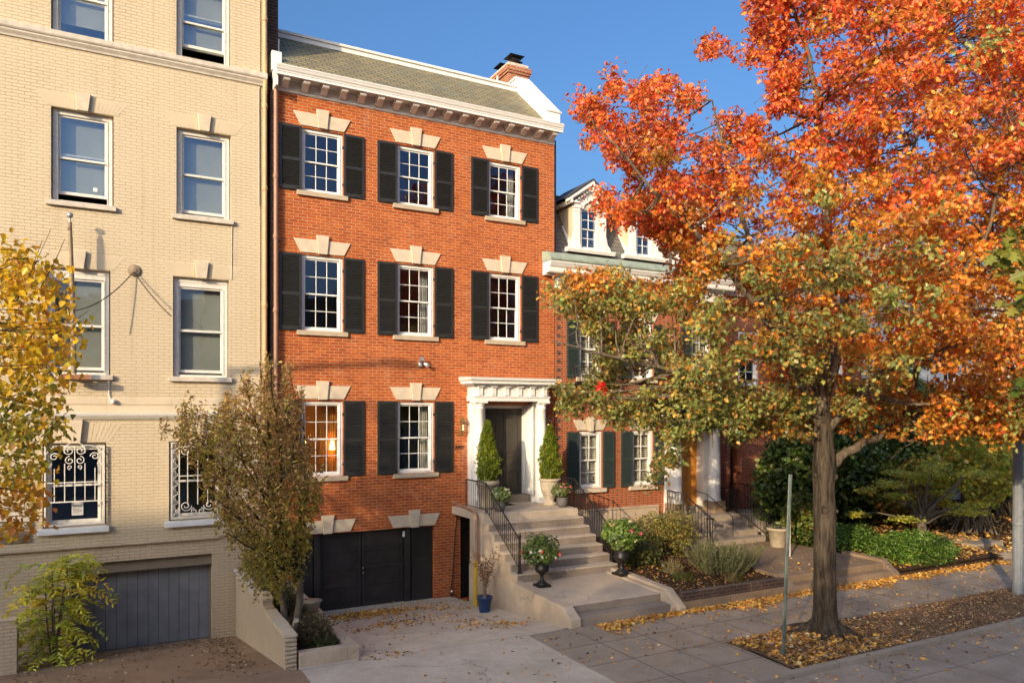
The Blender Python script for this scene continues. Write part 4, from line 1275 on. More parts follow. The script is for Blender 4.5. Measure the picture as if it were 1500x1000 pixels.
# little iron balcony under the upper left window
bl = MB()
bl.box(8.10, 9.62, -.42, .01, 4.93, 4.97)
m = MB()
for i in range(20):
    x = 8.12 + i*1.48/19; m.tube([(x,-.41,4.95), (x,-.41,5.42)], .009, 5)
for yy in (-.28,-.15): 
    for x in (8.12, 9.60): m.tube([(x,yy,4.95), (x,yy,5.42)], .009, 5)
for pts in ([(8.12,0,5.43), (8.12,-.41,5.43), (9.60,-.41,5.43), (9.60,0,5.43)],): m.tube(pts, .016, 6)
o = bl.build('balcony', M['iron'], nb); m.build('balcony_rail', M['iron'], o)
m = MB()
for x in (8.3, 9.4): m.tube([(x,-.38,4.93), (x,-.30,4.78), (x,-.02,4.66)], .015, 6)
m.build('balcony_bracket', M['iron'], o)
# cornice, copper gutter, mansard, dormers
run('frieze', [(.03,7.60), (-.03,7.60), (-.045,7.66), (-.03,7.70), (-.03,7.95), (.03,7.95)], 7.62, 14.05, M['white'], nb)
for i in range(34):
    pass
m = MB()
x = 7.66
prof_ = [(7.64,-.032)]
while x < 13.95:
    prof_ += [(x,-.045), (x,-.10), (x+.07,-.10), (x+.07,-.045)]; x += .13
prof_ += [(14.03,-.045), (14.03,-.032)]
m.ext(prof_, 7.86, 7.948, 'z')
m.build('dentils', M['white'], nb)
cn = run('cornice', [(.03,7.952), (-.16,7.952), (-.18,8.0), (-.34,8.0), (-.36,8.04), (-.36,8.14), (-.40,8.17), (-.44,8.24), (-.46,8.26), (-.46,8.30), (.03,8.31)], 7.22, 14.1, M['white'], nb)
cg = run('gutter', [(.2,8.312), (-.48,8.312), (-.50,8.36), (-.47,8.40), (-.30,8.56), (.2,8.66)], 7.20, 14.1, M['copper'], nb)
m = MB(); m.ext([(-.02,8.60), (.28,8.64), (1.45,10.6), (1.45,8.0), (-.02,8.0)], 7.62, 14.05, 'x'); ro = m.build('roof', M['slategrey'], nb)
m = MB(); m.quad((7.62,1.34,10.6), (14.05,1.34,10.6), (14.05,12,10.4), (7.62,12,10.4)); m.box(7.62, 14.05, 1.30, 1.45, 10.55, 10.68); m.build('roof_top', M['darkroof'], ro)
def dormer(xc, hw=.60):
    y = .38; zb, zt = 8.92, 10.24
    m = MB(); m.box(xc-hw+.02, xc-.31, y, y+1.4, zb-.1, zt); m.box(xc+.31, xc+hw-.02, y, y+1.4, zb-.1, zt); m.box(xc-.31, xc+.31, y, y+.1, zb-.1, zb); m.box(xc-.31, xc+.31, y, y+1.4, zt-.12, zt)
    d = m.build('dormer', M['creamflat'], nb)
    m = MB()
    for s in (-1, 1):
        xx = xc+s*.46
        m.box(xx-.10, xx+.10, y-.07, y, zb, zt-.16); m.box(xx-.125, xx+.125, y-.09, y, zb, zb+.10); m.box(xx-.13, xx+.13, y-.10, y, zt-.16, zt-.02); m.box(xx-.11, xx+.11, y-.085, y, zt-.26, zt-.22)
        # foot scroll
        m.ext([(xx+s*.10,zb), (xx+s*.30,zb), (xx+s*.26,zb+.10), (xx+s*.17,zb+.20), (xx+s*.13,zb+.42), (xx+s*.10,zb+.50)][::(-1 if s > 0 else 1)], y-.05, y, 'y')
    m.box(xc-.80, xc+.80, y-.12, y+.05, zb-.14, zb-.02)
    m.ext([(y-.13,zb-.14), (y-.17,zb-.06), (y-.17,zb-.02), (y+.02,zb), (y+.02,zb-.14)], xc-.84, xc+.84, 'x')
    # arched head over the sash
    pts = [(xc+.29*math.cos(t), zt-.16+.27*math.sin(t)) for t in np.linspace(0, PI, 11)]
    pts2 = [(xc+.23*math.cos(t), zt-.16+.21*math.sin(t)) for t in np.linspace(PI, 0, 11)]
    for i in range(10):
        a, b = pts[i], pts[i+1]; c, e = pts2[9-i], pts2[10-i]
        m.ext([a, b, c, e][::-1], y-.06, y-.01, 'y')
    # pediment
    hp = .80; zr = zt+.64
    for s in (-1, 1):
        q = [(xc+s*(hp+.02), zt-.02), (xc+s*(hp+.02), zt+.07), (xc, zr+.04), (xc, zr-.10)]
        q = q if s < 0 else q[::-1]
        m.ext(q[::-1], y-.20, y+.0, 'y')
        q = [(xc+s*(hp-.08), zt-.0), (xc+s*(hp-.02), zt+.04), (xc, zr-.11), (xc, zr-.17)]
        q = q if s < 0 else q[::-1]
        m.ext(q[::-1], y-.14, y-.0, 'y')
        # side rafters running back to the mansard
        m.box(xc+s*(hp-.09)-.035, xc+s*(hp-.09)+.035, y-.19, y+1.2, zt-.06, zt+.06)
        m.box(xc+s*.42, xc+s*(hp-.02), y-.16, y-.0, zt-.03, zt+.01)
    for q in range(7):
        t = (q+.5)/7
        for s in (-1, 1): m.box(xc+s*t*(hp-.14)-.02, xc+s*t*(hp-.14)+.02, y-.12, y-.0, zr-.24-t*(zr-zt-.16), zr-.19-t*(zr-zt-.16))
    m.build('dormer_front', M['white'], d, .005)
    m = MB(); m.add([(xc-.50,y+.0,zt), (xc+.50,y,zt), (xc,y,zr-.12)], [(0,1,2)]); m.build('tympanum', M['white'], d)
    m = MB()
    for s in (-1, 1):
        m.ext([(xc+s*(hp+.06), zt+.075), (xc+s*(hp+.06), zt+.10), (xc, zr+.075), (xc, zr+.045)][::(1 if s > 0 else -1)], y-.23, y+1.4, 'y')
    m.build('dormer_roof', M['darkroof'], d)
    # raking skirt board down the mansard beside the cheek
    for s in (-1, 1):
        m = MB(); xa = xc+s*(hw-.01)
        m.ext([(y+.02,zb+.0), (y+.02,zb+.12), (y+1.2,zb+1.5+.12), (y+1.2,zb+1.5)], min(xa, xa+s*.05), max(xa, xa+s*.05), 'x')
        m.build('skirt_board', M['white'], d)
    wd_ = sash_window(nb, xc-.31, xc+.31, zb, zt-.12, y-.02, 2, 2, M['skyglass'], cas=.04, rec=.02, sash=.03, mun=.022)
    room(nb, xc-.31, xc+.31, y+.26, zb, zt-.12, M['room'], deep=.8, pad=0)
    return d
for xc in (9.03, 11.05, 13.0): dormer(xc)
# porch of the neighbour
for xx in (11.67, 13.22):
    m = MB(); m.lathe(xx, -.36, [(.21,1.40), (.215,1.44), (.19,1.47), (.185,1.52), (.183,2.3), (.16,3.55), (.18,3.57), (.16,3.60), (.19,3.66), (.20,3.70)], 26)
    c_ = m.build('column', M['white'], nb)
    m = MB(); m.box(xx-.24, xx+.24, -.60, -.12, 1.05, 1.40); m.build('column_plinth', M['terr'], c_, .01)
m = MB(); m.box(11.48, 13.46, -.62, .01, 3.702, 4.02); m.box(11.42, 13.52, -.68, .01, 4.022, 4.10); m.box(11.36, 13.58, -.74, .01, 4.102, 4.16)
for i in range(6):
    x = 11.6+i*.34; m.box(x, x+.09, -.645, -.621, 3.74, 3.98)
m.build('porch_entablature', M['white'], nb, .005)
for a_, b_, c_, d_ in ((11.50,12.05,12.05,12.08), (13.05,13.46,13.02,13.05)):
    m = MB(); m.box(a_, b_, -.12, .0, 1.05, 3.70); m.box(c_, d_, -.12, .24, 1.20, 3.55); m.build('door_surround', M['white'], nb, .006)
for a, b in ((12.08,12.548), (12.552,13.02)):
    m = MB(); y = .22; m.box(a, b, y, y+.05, 1.22, 3.54)
    for c, d in ((1.32,1.85), (1.95,2.65), (2.75,3.45)):
        for q0, q1, r0, r1 in ((a+.07,b-.07,c,c+.03), (a+.07,b-.07,d-.03,d), (a+.07,a+.10,c+.03,d-.03), (b-.10,b-.07,c+.03,d-.03)): m.box(q0, q1, y-.018, y, r0, r1)
    m.build('door', M['wooddoor'], nb, .004)
# its steps and railings
ns = empty('neighbour_steps', (12.6,-1.2,.4), 'pale stone steps with curly iron railings up to the orange double door', 'stairs')
m = MB(); m.box(11.34, 13.62, -1.02, .0, .2, 1.05); m.build('landing', M['kerb'], ns, .012)
for i in range(3):
    m = MB(); m.box(11.34+.06*(i > 0), 13.60, -1.40-.38*i, -1.021-.38*i, .2, 1.05-.175*(i+1)); m.build('step', M['kerb'], ns, .012)
m = MB(); m.box(12.06, 13.04, -.12, .25, 1.051, 1.21); m.build('threshold', M['kerb'], ns, .01)
def lyre_rail(parent, a, b, h, n):
    m = MB(); A, B = Vector(a), Vector(b)
    m.tube([A+Vector((0,0,h)), B+Vector((0,0,h))], .017, 6); m.tube([A+Vector((0,0,.08)), B+Vector((0,0,.08))], .012, 6)
    m.tube([A, A+Vector((0,0,h))], .014, 6); m.tube([B-Vector((0,0,.05)), B+Vector((0,0,h+.02))], .018, 6)
    d = (B-A)/n
    for i in range(n):
        c = A + d*(i+.5)
        for s in (-1, 1):
            pts = []
            for t in np.linspace(0, 1, 12):
                w_ = .42*math.cos(t*PI*.5)*(.4+.6*math.sin(t*PI)) + .10
                pts.append(c + d*s*w_ + Vector((0,0,.10+t*(h-.14))))
            m.tube(pts, .008, 5, cap=False)
        m.tube([c+Vector((0,0,.08)), c+Vector((0,0,h*.8))], .008, 5)
    return m.build('railing', M['iron'], parent)
lyre_rail(ns, (11.42,-.28,1.05), (11.42,-.98,1.05), .74, 5)
railing(ns, [(11.42,-1.0,1.05), (11.42,-2.0,.50)], .74, step=.13)
m = MB()
spiral(m, 0, 0, .07, 1.2, PI/2, 0); T = Matrix.Translation((11.42,-2.06,1.20)) @ Matrix.Rotation(PI/2, 4, 'Z'); m.v = [tuple(T @ Vector(p)) for p in m.v]
for q in range(6): m.tube([(11.42+.09*math.cos(q), -2.1+.09*math.sin(q), .36), (11.42+.09*math.cos(q), -2.1+.09*math.sin(q), 1.16)], .010, 5)
m.lathe(11.42, -2.1, [(.11,1.15), (.12,1.16), (.12,1.18), (.02,1.19), (.02,1.23), (.001,1.25)], 12)
m.build('newel', M['iron'], ns)
lyre_rail(ns, (13.52,-.15,1.05), (13.52,-.98,1.05), .74, 6)
railing(ns, [(13.54,-1.0,1.05), (13.54,-2.15,.50)], .74, step=.12)
m = MB()
for q in range(6): m.tube([(13.54+.10*math.cos(q), -2.27+.10*math.sin(q), .36), (13.54+.10*math.cos(q), -2.27+.10*math.sin(q), 1.12)], .010, 5)
m.lathe(13.54, -2.27, [(.12,1.12), (.13,1.14), (.02,1.16), (.001,1.22)], 12); m.build('newel', M['iron'], ns)
m = MB(); m.tube([(12.60,-.72,1.05), (12.60,-.72,1.62)], .010, 6); m.tube([(12.60,-.15,1.72), (12.60,-.72,1.66), (12.60,-1.75,1.10), (12.60,-1.8,.9)], .012, 6); m.tube([(12.60,-1.78,.5), (12.60,-1.78,1.08)], .010, 6); m.build('handrail', M['iron'], ns)

# =================================================================== HOUSES FURTHER ALONG THE ROW
h3 = empty('far_brick_house', (17,0,.3), 'brick house with a dark doorway half hidden behind the evergreen shrubs', 'house')
holes = [(14.25,14.75,1.0,3.4,.5), (16.2,17.1,1.9,3.7,.12), (18.4,19.3,1.9,3.7,.12), (14.6,15.5,5.0,6.8,.12), (16.7,17.6,5.0,6.8,.12), (18.8,19.7,5.0,6.8,.12)]
m = MB(); wall(m, 14.07, 20.6, .2, 8.2, .02, holes, .12); shell(m, 14.07, 20.6, .14, 12, .2, 8.2); m.build('wall', M['brick3'], h3)
for h in holes[1:]: 
    sash_window(h3, h[0], h[1], h[2], h[3], 0, 2, 2, M['glass'], cas=.08, rec=.05); room(h3, h[0], h[1], .14, h[2], h[3], M['room'])
m = MB(); m.box(14.25, 14.75, .45, .5, 1.0, 3.4); m.build('door', M['door'], h3)
run('cornice', [(.03,7.9), (-.1,7.9), (-.35,8.15), (-.40,8.3), (.03,8.35)], 14.07, 20.6, M['white'], h3)
m = MB(); m.ext([(-.1,8.32), (1.5,10.2), (12,10.2), (12,8.3)], 14.07, 20.6, 'x'); m.build('roof', M['slate'], h3)
h3s = railing(None, [(14.12,-.1,1.05), (14.12,-1.1,1.05), (14.15,-2.1,.55)], .85, step=.12); tag(h3s, 'black iron railing beside the dark doorway of the far brick house', 'railing')
m = MB(); m.box(14.18, 15.4, -1.1, 0, .2, 1.0); m.box(14.18, 15.4, -1.45, -1.101, .2, .82); o = m.build('stone_stoop', M['kerb'], None, .01); tag(o, 'short stone stoop below the dark doorway beside the railing', 'stoop')
h4 = empty('white_brick_house', (27,0,.3), 'white painted brick house seen in shade under the branches at far right', 'house')
holes = [(22.0,23.0,1.9,3.9,.12), (25.6,26.5,1.2,3.6,.4), (28.6,29.6,1.9,3.9,.12), (32,33,1.9,3.9,.12), (22.0,23.0,5.3,7.1,.12), (25.5,26.5,5.3,7.1,.12), (28.6,29.6,5.3,7.1,.12)]
m = MB(); wall(m, 20.62, 36, .2, 8.9, .01, holes, .12); shell(m, 20.62, 36, .14, 12, .2, 8.9); m.build('wall', M['whitebrick'], h4)
for h in holes:
    if h[4] < .3: sash_window(h4, h[0], h[1], h[2], h[3], 0, 2, 2, M['glass'], cas=.08, rec=.05); room(h4, h[0], h[1], .14, h[2], h[3], M['room'])
m = MB(); m.box(25.6, 26.5, .35, .4, 1.2, 3.6); m.build('door', M['door'], h4)
run('cornice', [(.03,8.6), (-.1,8.6), (-.35,8.85), (-.40,9.0), (.03,9.05)], 20.62, 36, M['white'], h4)
m = MB(); m.ext([(-.1,9.0), (1.5,10.8), (12,10.8), (12,9.0)], 20.62, 36, 'x'); m.build('roof', M['slate'], h4)
o = railing(None, [(24.4,-1.2,1.6), (26.6,-1.2,1.6)], .9, step=.16); tag(o, 'black iron landing railing in front of the white house', 'railing')
o = railing(None, [(28.6,-1.6,1.3), (28.9,-4.4,.5)], .9, step=.16); tag(o, 'sloping black iron stair railing near the grey lamp post', 'railing')
m = MB(); m.box(26.7, 28.4, -4.6, 0, .2, 1.1); o = m.build('garden_wall_block', M['terr'], None, .02); tag(o, 'buff concrete terrace block in front of the white house', 'terrace wall')

# =================================================================== PLANTER BETWEEN THE DRIVEWAYS
pw = empty('driveway_planter', (0,-3,-.5), 'long raised concrete planter edge with soil beside the garage driveway', 'planter')
m = MB()
m.ext([(-5.60,-1.0), (-5.60,.205), (-.02,.205), (-.02,-1.0)], .13, .34, 'x'); m.box(-.655, .129, -5.60, -5.40, -1.0, .205)
m.build('planter_wall', M['conc'], pw, .012)
o = bumpy('soil', -.70, .128, -5.40, -.02, lambda x, y: .12, M['soil'], 24, 110, .014, 6); del o['kind']; o.parent = pw; o.matrix_parent_inverse = wmat(pw).inverted()
bw_ = empty('low_brick_wall', (-.8,-3,-.5), 'low cream painted brick wall with stepped top at the foot of the brown shrub', 'wall')
m = MB(); m.ext([(-5.52,-1.2), (-5.52,.47), (-3.78,.47), (-3.78,.545), (-3.52,.545), (-3.52,.62), (-2.9,.62), (-2.9,.50), (-.02,.50), (-.02,-1.2)], -.872, -.702, 'x')
m.build('wall', M['creamlow'], bw_)
random.seed(9)
def capping(y0, y1, z):
    y = y0; 
    while y < y1-.03:
        ln = .115
        e = min(y+ln, y1)
        mm.box(-.90+random.uniform(-.008,.008), -.675+random.uniform(-.008,.008), y+.004, e-.004, z+.001, z+.055+random.uniform(-.006,.006)); y += ln
mm = MB(); capping(-5.55, -3.78, .47); capping(-3.52, -2.9, .62); mm.build('brick_capping', M['creamflat'], bw_, .006)
mm = MB(); mm.box(-.90, -.68, -2.9, -.02, .501, .56); mm.box(-.93, -.66, -.36, -.04, .561, .60); mm.build('coping_stone', M['greystone'], bw_, .01)
mm = MB()
for q in range(8): mm.box(-.885, -.69, -5.56, -5.52, -.08+q*.068, -.022+q*.068)
mm.build('end_bricks', M['creamlow'], bw_, .008)
mm = MB(); mm.box(-16, -4.9, -1.4, -1.2, -1.2, .3); o = mm.build('low_side_wall', M['creamlow'], None, .01); tag(o, 'low painted wall end at the left edge of the sunken driveway', 'wall')

# =================================================================== VEGETATION
F_PX = 1095.0
def world(px, py, depth):
    """a point at the given depth along the view axis"""
    px = np.asarray(px, float); py = np.asarray(py, float); depth = np.asarray(depth, float)
    u = (px-750)/F_PX; v = (606-py)/F_PX
    return CAM + depth[..., None]*(CF + u[..., None]*CR + v[..., None]*np.array([0,0,1.0]))

def poly_dist(P, poly):
    """signed distance (inside positive) of points to a polygon"""
    poly = np.array(poly, float); a = poly; b = np.roll(poly, -1, 0)
    P = np.asarray(P, float)
    ins = np.zeros(len(P), bool); dmin = np.full(len(P), 1e9)
    for p, q in zip(a, b):
        d = q-p; t = np.clip(((P-p)@d)/max(1e-9, d@d), 0, 1)
        dmin = np.minimum(dmin, np.linalg.norm(P-(p+t[:, None]*d), axis=1))
        c = ((p[1] > P[:,1]) != (q[1] > P[:,1]))
        with np.errstate(divide='ignore', invalid='ignore'):
            xi = (q[0]-p[0])*(P[:,1]-p[1])/(q[1]-p[1])+p[0]
        ins ^= c & (P[:,0] < xi)
    return np.where(ins, dmin, -dmin)

def bez(a, b, c, n):
    a, b, c = map(np.asarray, (a, b, c))
    t = np.linspace(0, 1, n)[:, None]
    return (1-t)**2*a + 2*t*(1-t)*b + t*t*c

def wander(rg, pts, amp):
    pts = np.array(pts, float)
    pts[1:-1] += rg.normal(size=pts[1:-1].shape)*amp
    return pts

def field(P, s, seed):
    """a smooth random field in space, about -1..1"""
    rg = np.random.default_rng(seed); r = 0
    for k in range(6):
        d = nrm(rg.normal(size=3))*s*rg.uniform(.6, 1.8)
        r = r + np.sin(P@d + rg.uniform(0, 6.3))
    return r/3.0

# ---- the big red and orange oak on the tree strip
def make_oak():
    rg = np.random.default_rng(11)
    base = (8.2, -8.55, .06)
    t = empty('oak_tree', base, 'large oak with red, orange and green autumn leaves rising from the mulch strip', 'tree')
    outline = [(825,120),(842,120),(870,140),(884,150),(884,96),(905,88),(922,122),(936,108),(972,110),(990,98),(1004,128),(1032,128),(1062,150),(1090,158),(1116,168),
               (1126,130),(1100,96),(1060,84),(1030,92),(1022,52),(1042,46),(1062,60),(1094,66),(1098,30),(1094,-5),(1104,-120),(1640,-120),(1640,640),(1500,645),(1470,655),(1430,640),
               (1380,650),(1330,640),(1300,650),(1240,645),(1180,650),(1150,632),(1128,655),(1105,640),(1075,650),(1060,625),(1030,632),(1004,640),(996,672),(984,700),(962,722),(944,716),(948,685),(976,650),(958,622),
               (905,628),(870,602),(832,618),(806,596),(798,570),(845,556),(874,530),(868,505),(840,480),(828,462),(800,446),(794,412),(830,394),(880,388),(950,402),(984,388),
               (966,362),(938,345),(905,332),(872,312),(860,296),(868,268),(882,240),(852,228),(848,205),(862,188),(842,168),(834,140)]
    holes_ = [(1036,180,15),(978,158,9),(912,152,7),(1148,186,17),(1176,70,10),(1189,130,10),(1166,24,8),(1204,95,9),(880,236,10),(1236,60,6),(1300,220,5),(1405,30,6),(1000,240,6),(905,262,7),(1140,268,7),(948,262,6),(1095,345,8),(1424,268,6),(1120,300,7),(1060,420,10),(1080,480,9),(1012,500,8),(1350,215,6),(1095,540,8),(960,470,9),(905,470,8),(925,560,7)]
    n = 12500
    P = np.stack([rg.uniform(790, 1640, n), rg.uniform(-120, 730, n)], 1)
    e = poly_dist(P, outline)
    ok = e > 9
    for hx, hy, hr in holes_:
        ok &= np.hypot(P[:,0]-hx, P[:,1]-hy) > hr+13
    P = P[ok]; e = e[ok]
    keep = rg.random(len(P)) < np.where(e < 60, 1.0, .62)
    P = P[keep]; e = e[keep]
    th = 4.1*np.sqrt(np.clip(e/300, .02, 1))
    off = np.where((P[:,0] < 1010) & (P[:,1] > 380), 1.4, 0)
    # the crown is deepest at its middle height, shallower near the bottom
    D = 13.75 + off + rg.uniform(-1, 1, len(P))*th*np.where(P[:,1] > 560, .75, 1.0)
    Cn = world(P[:,0], P[:,1], D)
    Cn = Cn[Cn[:,2] > 2.6]
    # leave the fork and the right hand limb open to view
    lim_ = [(1206,668),(1203,640),(1201,590),(1222,540)], [(1215,668),(1262,650),(1310,620),(1340,590),(1356,560)]
    v = Cn-CAM; dp = v@CF; q_ = np.stack([750+F_PX*(v@CR)/dp, 606-F_PX*v[:,2]/dp], 1)
    for ln_, wd_ in zip(lim_, (16, 24)):
        for a_, b_ in zip(ln_, ln_[1:]):
            a_ = np.array(a_, float); b_ = np.array(b_, float); d_ = b_-a_
            t_ = np.clip(((q_-a_)@d_)/(d_@d_), 0, 1); ds = np.linalg.norm(q_-(a_+t_[:,None]*d_), axis=1)
            kk = ~((ds < wd_+8) & (dp < 14.0))
            Cn = Cn[kk]; dp = dp[kk]; q_ = q_[kk]
    print('clumps', len(Cn))
    if len(Cn) > 3000: Cn = Cn[rg.permutation(len(Cn))[:3000]]
    per = 60
    L_, i = clumps(rg, Cn, per, rg.uniform(.20, .36, len(Cn)), .75)
    # colour by place in the crown: red high and outside, orange amid, green low and in patches
    z = L_[:,2]; x = L_[:,0]
    f1 = field(L_, .9, 3); f2 = field(L_, 2.2, 4)
    cl = rg.normal(size=len(Cn))[i]
    red = np.clip((z-7.7)/3.0, -.5, .6) + .65*f1 + .45*cl + .30*np.clip((6.2-x)/2.5, 0, 1) + .38*np.exp(-((x-7.6)/2.2)**2)*np.clip((z-6.6)/1.2, 0, 1)
    green = np.clip((5.3-z)/1.6, -.9, .75)*.9 + np.clip((7.5-x)/3, -.3, .8)*(z < 6.4) + np.exp(-((x-11.6)**2/2.5+(z-7.3)**2/1.6))*1.0 + np.exp(-((x-10.4)**2/2+(z-5.6)**2/.8))*.6 + .62*f2 + .42*cl
    low = (x < 6.9+.5*f1) & (z < 7.25+.3*f2)
    green = np.where(low, green+1.1, green); red = np.where(low, red-1.2, red)
    # a lower right patch that stays mostly orange and brown
    green -= .9*np.exp(-((x-9.0)**2/4.5+(z-6.2)**2/2.2))
    n_ = len(L_)
    rr = pal(rg, [(.72,.115,.022), (.78,.18,.025), (.52,.05,.02), (.82,.29,.035), (.66,.20,.08)], [4,5,1.3,3,1.3], n_)
    oo = pal(rg, [(.82,.29,.025), (.86,.40,.035), (.78,.21,.022), (.72,.38,.05), (.55,.22,.04)], [4,3.5,3,2.2,1.2], n_)
    gg = pal(rg, [(.27,.28,.055), (.36,.35,.08), (.17,.20,.04), (.44,.36,.07), (.36,.20,.05), (.66,.31,.045)], [4,3,2.3,2,1.2,1.8], n_)
    C = np.where((red > .25)[:, None], rr, oo)
    mixm = (red > -.15) & (red <= .25) & (rg.random(n_) < .45)
    C[mixm] = rr[mixm]
    gm = green + .25*rg.normal(size=n_) > .55
    C[gm] = gg[gm]
    om = (green > .15) & ~gm & (rg.random(n_) < .35)
    C[om] = gg[om]
    C = jit(rg, C, .24)*(1+.20*cl[:, None]).clip(.5,1.35)*np.array([.93,.98,1.2])+np.array([0,.004,.008])
    S = rg.uniform(.066, .112, n_)
    leaves('crown', M['leaf'], t, L_, S, C, T_OAK, bias=(-.25,-.45,.45), seed=5, abias=(0,0,-.45))
    # a bright red spray low on the left
    c = world(np.array([880,884,878]), np.array([566,578,573]), np.array([14.6,14.7,14.65]))
    Lr, _ = clumps(rg, c, 9, .10, .8)
    leaves('red_spray', M['leaf'], t, Lr, .12, jit(rg, pal(rg, [(.75,.02,.015)], [1], len(Lr)), .1), T_OAK, bias=(-.4,-.8,.4), seed=8)
    # large green leaves hanging nearer the camera at the right
    c = world(np.array([1496,1478,1500,1510,1492,1505,1470,1515]), np.array([352,372,395,425,442,560,378,330]), np.full(8, 8.8))
    Lg, _ = clumps(rg, c, 9, .17, .5)
    leaves('near_leaves', M['leaf'], t, Lg, rg.uniform(.16,.24,len(Lg)), jit(rg, pal(rg, [(.13,.17,.03), (.25,.26,.05), (.34,.27,.05)], [3,2,1], len(Lg)), .15), T_OAK, bias=(-.3,-.5,.9), seed=9, abias=(-1.2,0,-.2))
    # trunk with root flare, burls and a pruning scar
    tr = MB(); seg = 28; rings = []
    cx_ = [(0,8.2,-8.55),(1.5,8.21,-8.55),(3.0,8.22,-8.52),(3.35,8.24,-8.5)]
    zz = [.0,.06,.13,.22,.34,.5,.75,1.1,1.5,1.9,2.2,2.45,2.7,2.9,3.05,3.2,3.35,3.55,3.9,4.3]
    rd = [.34,.305,.27,.245,.226,.212,.200,.193,.190,.188,.190,.186,.183,.196,.212,.208,.188,.165,.148,.138]
    vs = []
    lob = rg.uniform(0, 2*PI, 6)
    for q, (z_, r_) in enumerate(zip(zz, rd)):
        xx = 8.2 - .02*z_/3
        for k in range(seg):
            a = 2*PI*k/seg
            r = r_*(1 + .10*math.exp(-z_/.28)*(math.sin(5*a+lob[0])+.6*math.sin(3*a+lob[1])) + .018*math.sin(7*a+z_*1.3) + .02*math.sin(2*a+z_*2))
            if z_ > 2.1 and z_ < 3.4: r *= 1 + .06*math.sin(3*a+z_*5)
            vs.append((xx+r*math.cos(a), -8.55+r*math.sin(a), z_+.02))
    fs = [(q*seg+k, q*seg+(k+1) % seg, (q+1)*seg+(k+1) % seg, (q+1)*seg+k) for q in range(len(zz)-1) for k in range(seg)]
    tr.add(vs, fs, True)
    for q in range(7):      # roots
        a = 2*PI*q/7 + rg.uniform(-.3, .3); ln = rg.uniform(.25, .6)
        d = np.array([math.cos(a), math.sin(a), 0])
        p0 = np.array([8.2,-8.55,.26]) + d*.15
        tr.tube([p0, p0+d*.17+[0,0,-.14], p0+d*(.2+ln*.5)+[0,0,-.20], p0+d*(.25+ln)+[0,0,-.30]], [.12,.10,.06,.03], 9)
    left = -CR; toward = -CF
    kc = np.array([8.2,-8.55,2.38]) + left*.09 + toward*.172
    ring = [tuple(kc + .062*(CR*math.cos(a)) + np.array([0,0,.070*math.sin(a)]) + toward*(.02+.012*math.sin(a))) for a in np.linspace(0, 2*PI, 17)]
    tr.tube(ring, .022, 8)
    for sx, z_, r in ((.185,2.32,.045), (-.18,2.98,.06), (.14,2.95,.08), (.03,3.08,.09)):
        p = np.array([8.2,-8.55,z_]) + CR*sx + toward*.05
        tr.ball(tuple(p), r, 10)
    tk = tr.build('trunk', M['shadedbark'], t)
    m = MB(); m.add([tuple(kc + .05*(CR*math.cos(a)) + np.array([0,0,.058*math.sin(a)]) + toward*.004) for a in np.linspace(0, 2*PI, 16, endpoint=False)], [tuple(range(16))]); m.build('pruning_scar', M['darkbark'], tk)
    # limbs
    mains = [
        ([(8.2,-8.5,3.2),(8.16,-8.5,3.7),(8.12,-8.5,4.5),(8.22,-8.55,6.0),(8.2,-8.6,7.6),(8.1,-8.6,8.9),(7.92,-8.6,9.8),(7.74,-8.6,10.5),(7.4,-8.5,11.4)], (.14,.03)),
        ([(8.22,-8.5,3.0),(8.8,-8.5,3.36),(9.9,-8.5,3.74),(10.5,-8.5,4.15),(10.9,-8.5,4.7),(11.5,-8.4,6.0),(12.1,-8.2,8.0),(12.5,-8.0,10.2)], (.095,.025)),
        ([(8.16,-8.5,4.1),(8.7,-8.5,5.4),(8.86,-8.6,7.6),(9.3,-8.8,9.4),(9.6,-8.8,11.5)], (.10,.025)),
        ([(8.1,-8.5,3.9),(7.2,-8.6,5.2),(6.0,-8.6,6.3),(4.8,-8.4,7.4),(3.6,-8.3,8.4)], (.085,.015)),
        ([(8.2,-8.4,3.5),(7.3,-7.6,4.3),(6.1,-6.9,4.9),(4.6,-6.6,5.2),(3.6,-6.5,5.4)], (.075,.012)),
        ([(8.1,-8.5,4.4),(7.0,-8.3,6.4),(6.2,-8.3,8.0),(5.6,-8.4,9.4)], (.07,.012)),
        ([(8.2,-8.4,3.6),(8.7,-7.4,4.6),(9.5,-6.3,5.8),(10.2,-5.6,7.4)], (.08,.015)),
        ([(8.2,-8.6,3.8),(8.6,-9.8,5.2),(9.0,-10.9,6.8),(9.2,-11.4,8.4)], (.075,.015)),
        ([(10.5,-8.5,4.15),(11.6,-8.8,4.6),(12.8,-9.0,5.3),(13.8,-9.0,6.4)], (.07,.014)),
        ([(8.9,-8.6,7.2),(9.8,-8.8,8.2),(10.6,-8.9,9.8),(11.0,-8.9,11.4)], (.05,.014)),
    ]
    lb = MB(); nodes = []
    for pts, (r0, r1) in mains:
        P_ = [np.array(p, float) for p in pts]
        sub = []
        for a, b in zip(P_, P_[1:]):
            for q in range(4): sub.append(a+(b-a)*q/4 + rg.normal(size=3)*.025*(q > 0))
        sub.append(P_[-1])
        rr_ = np.linspace(r0, r1, len(sub))
        lb.tube(sub, list(rr_), 10)
        nodes += [(p, r) for p, r in zip(sub, rr_)]
    NP_ = np.array([p for p, r in nodes]); NR = np.array([r for p, r in nodes])
    sel = Cn[rg.permutation(len(Cn))[:430]]
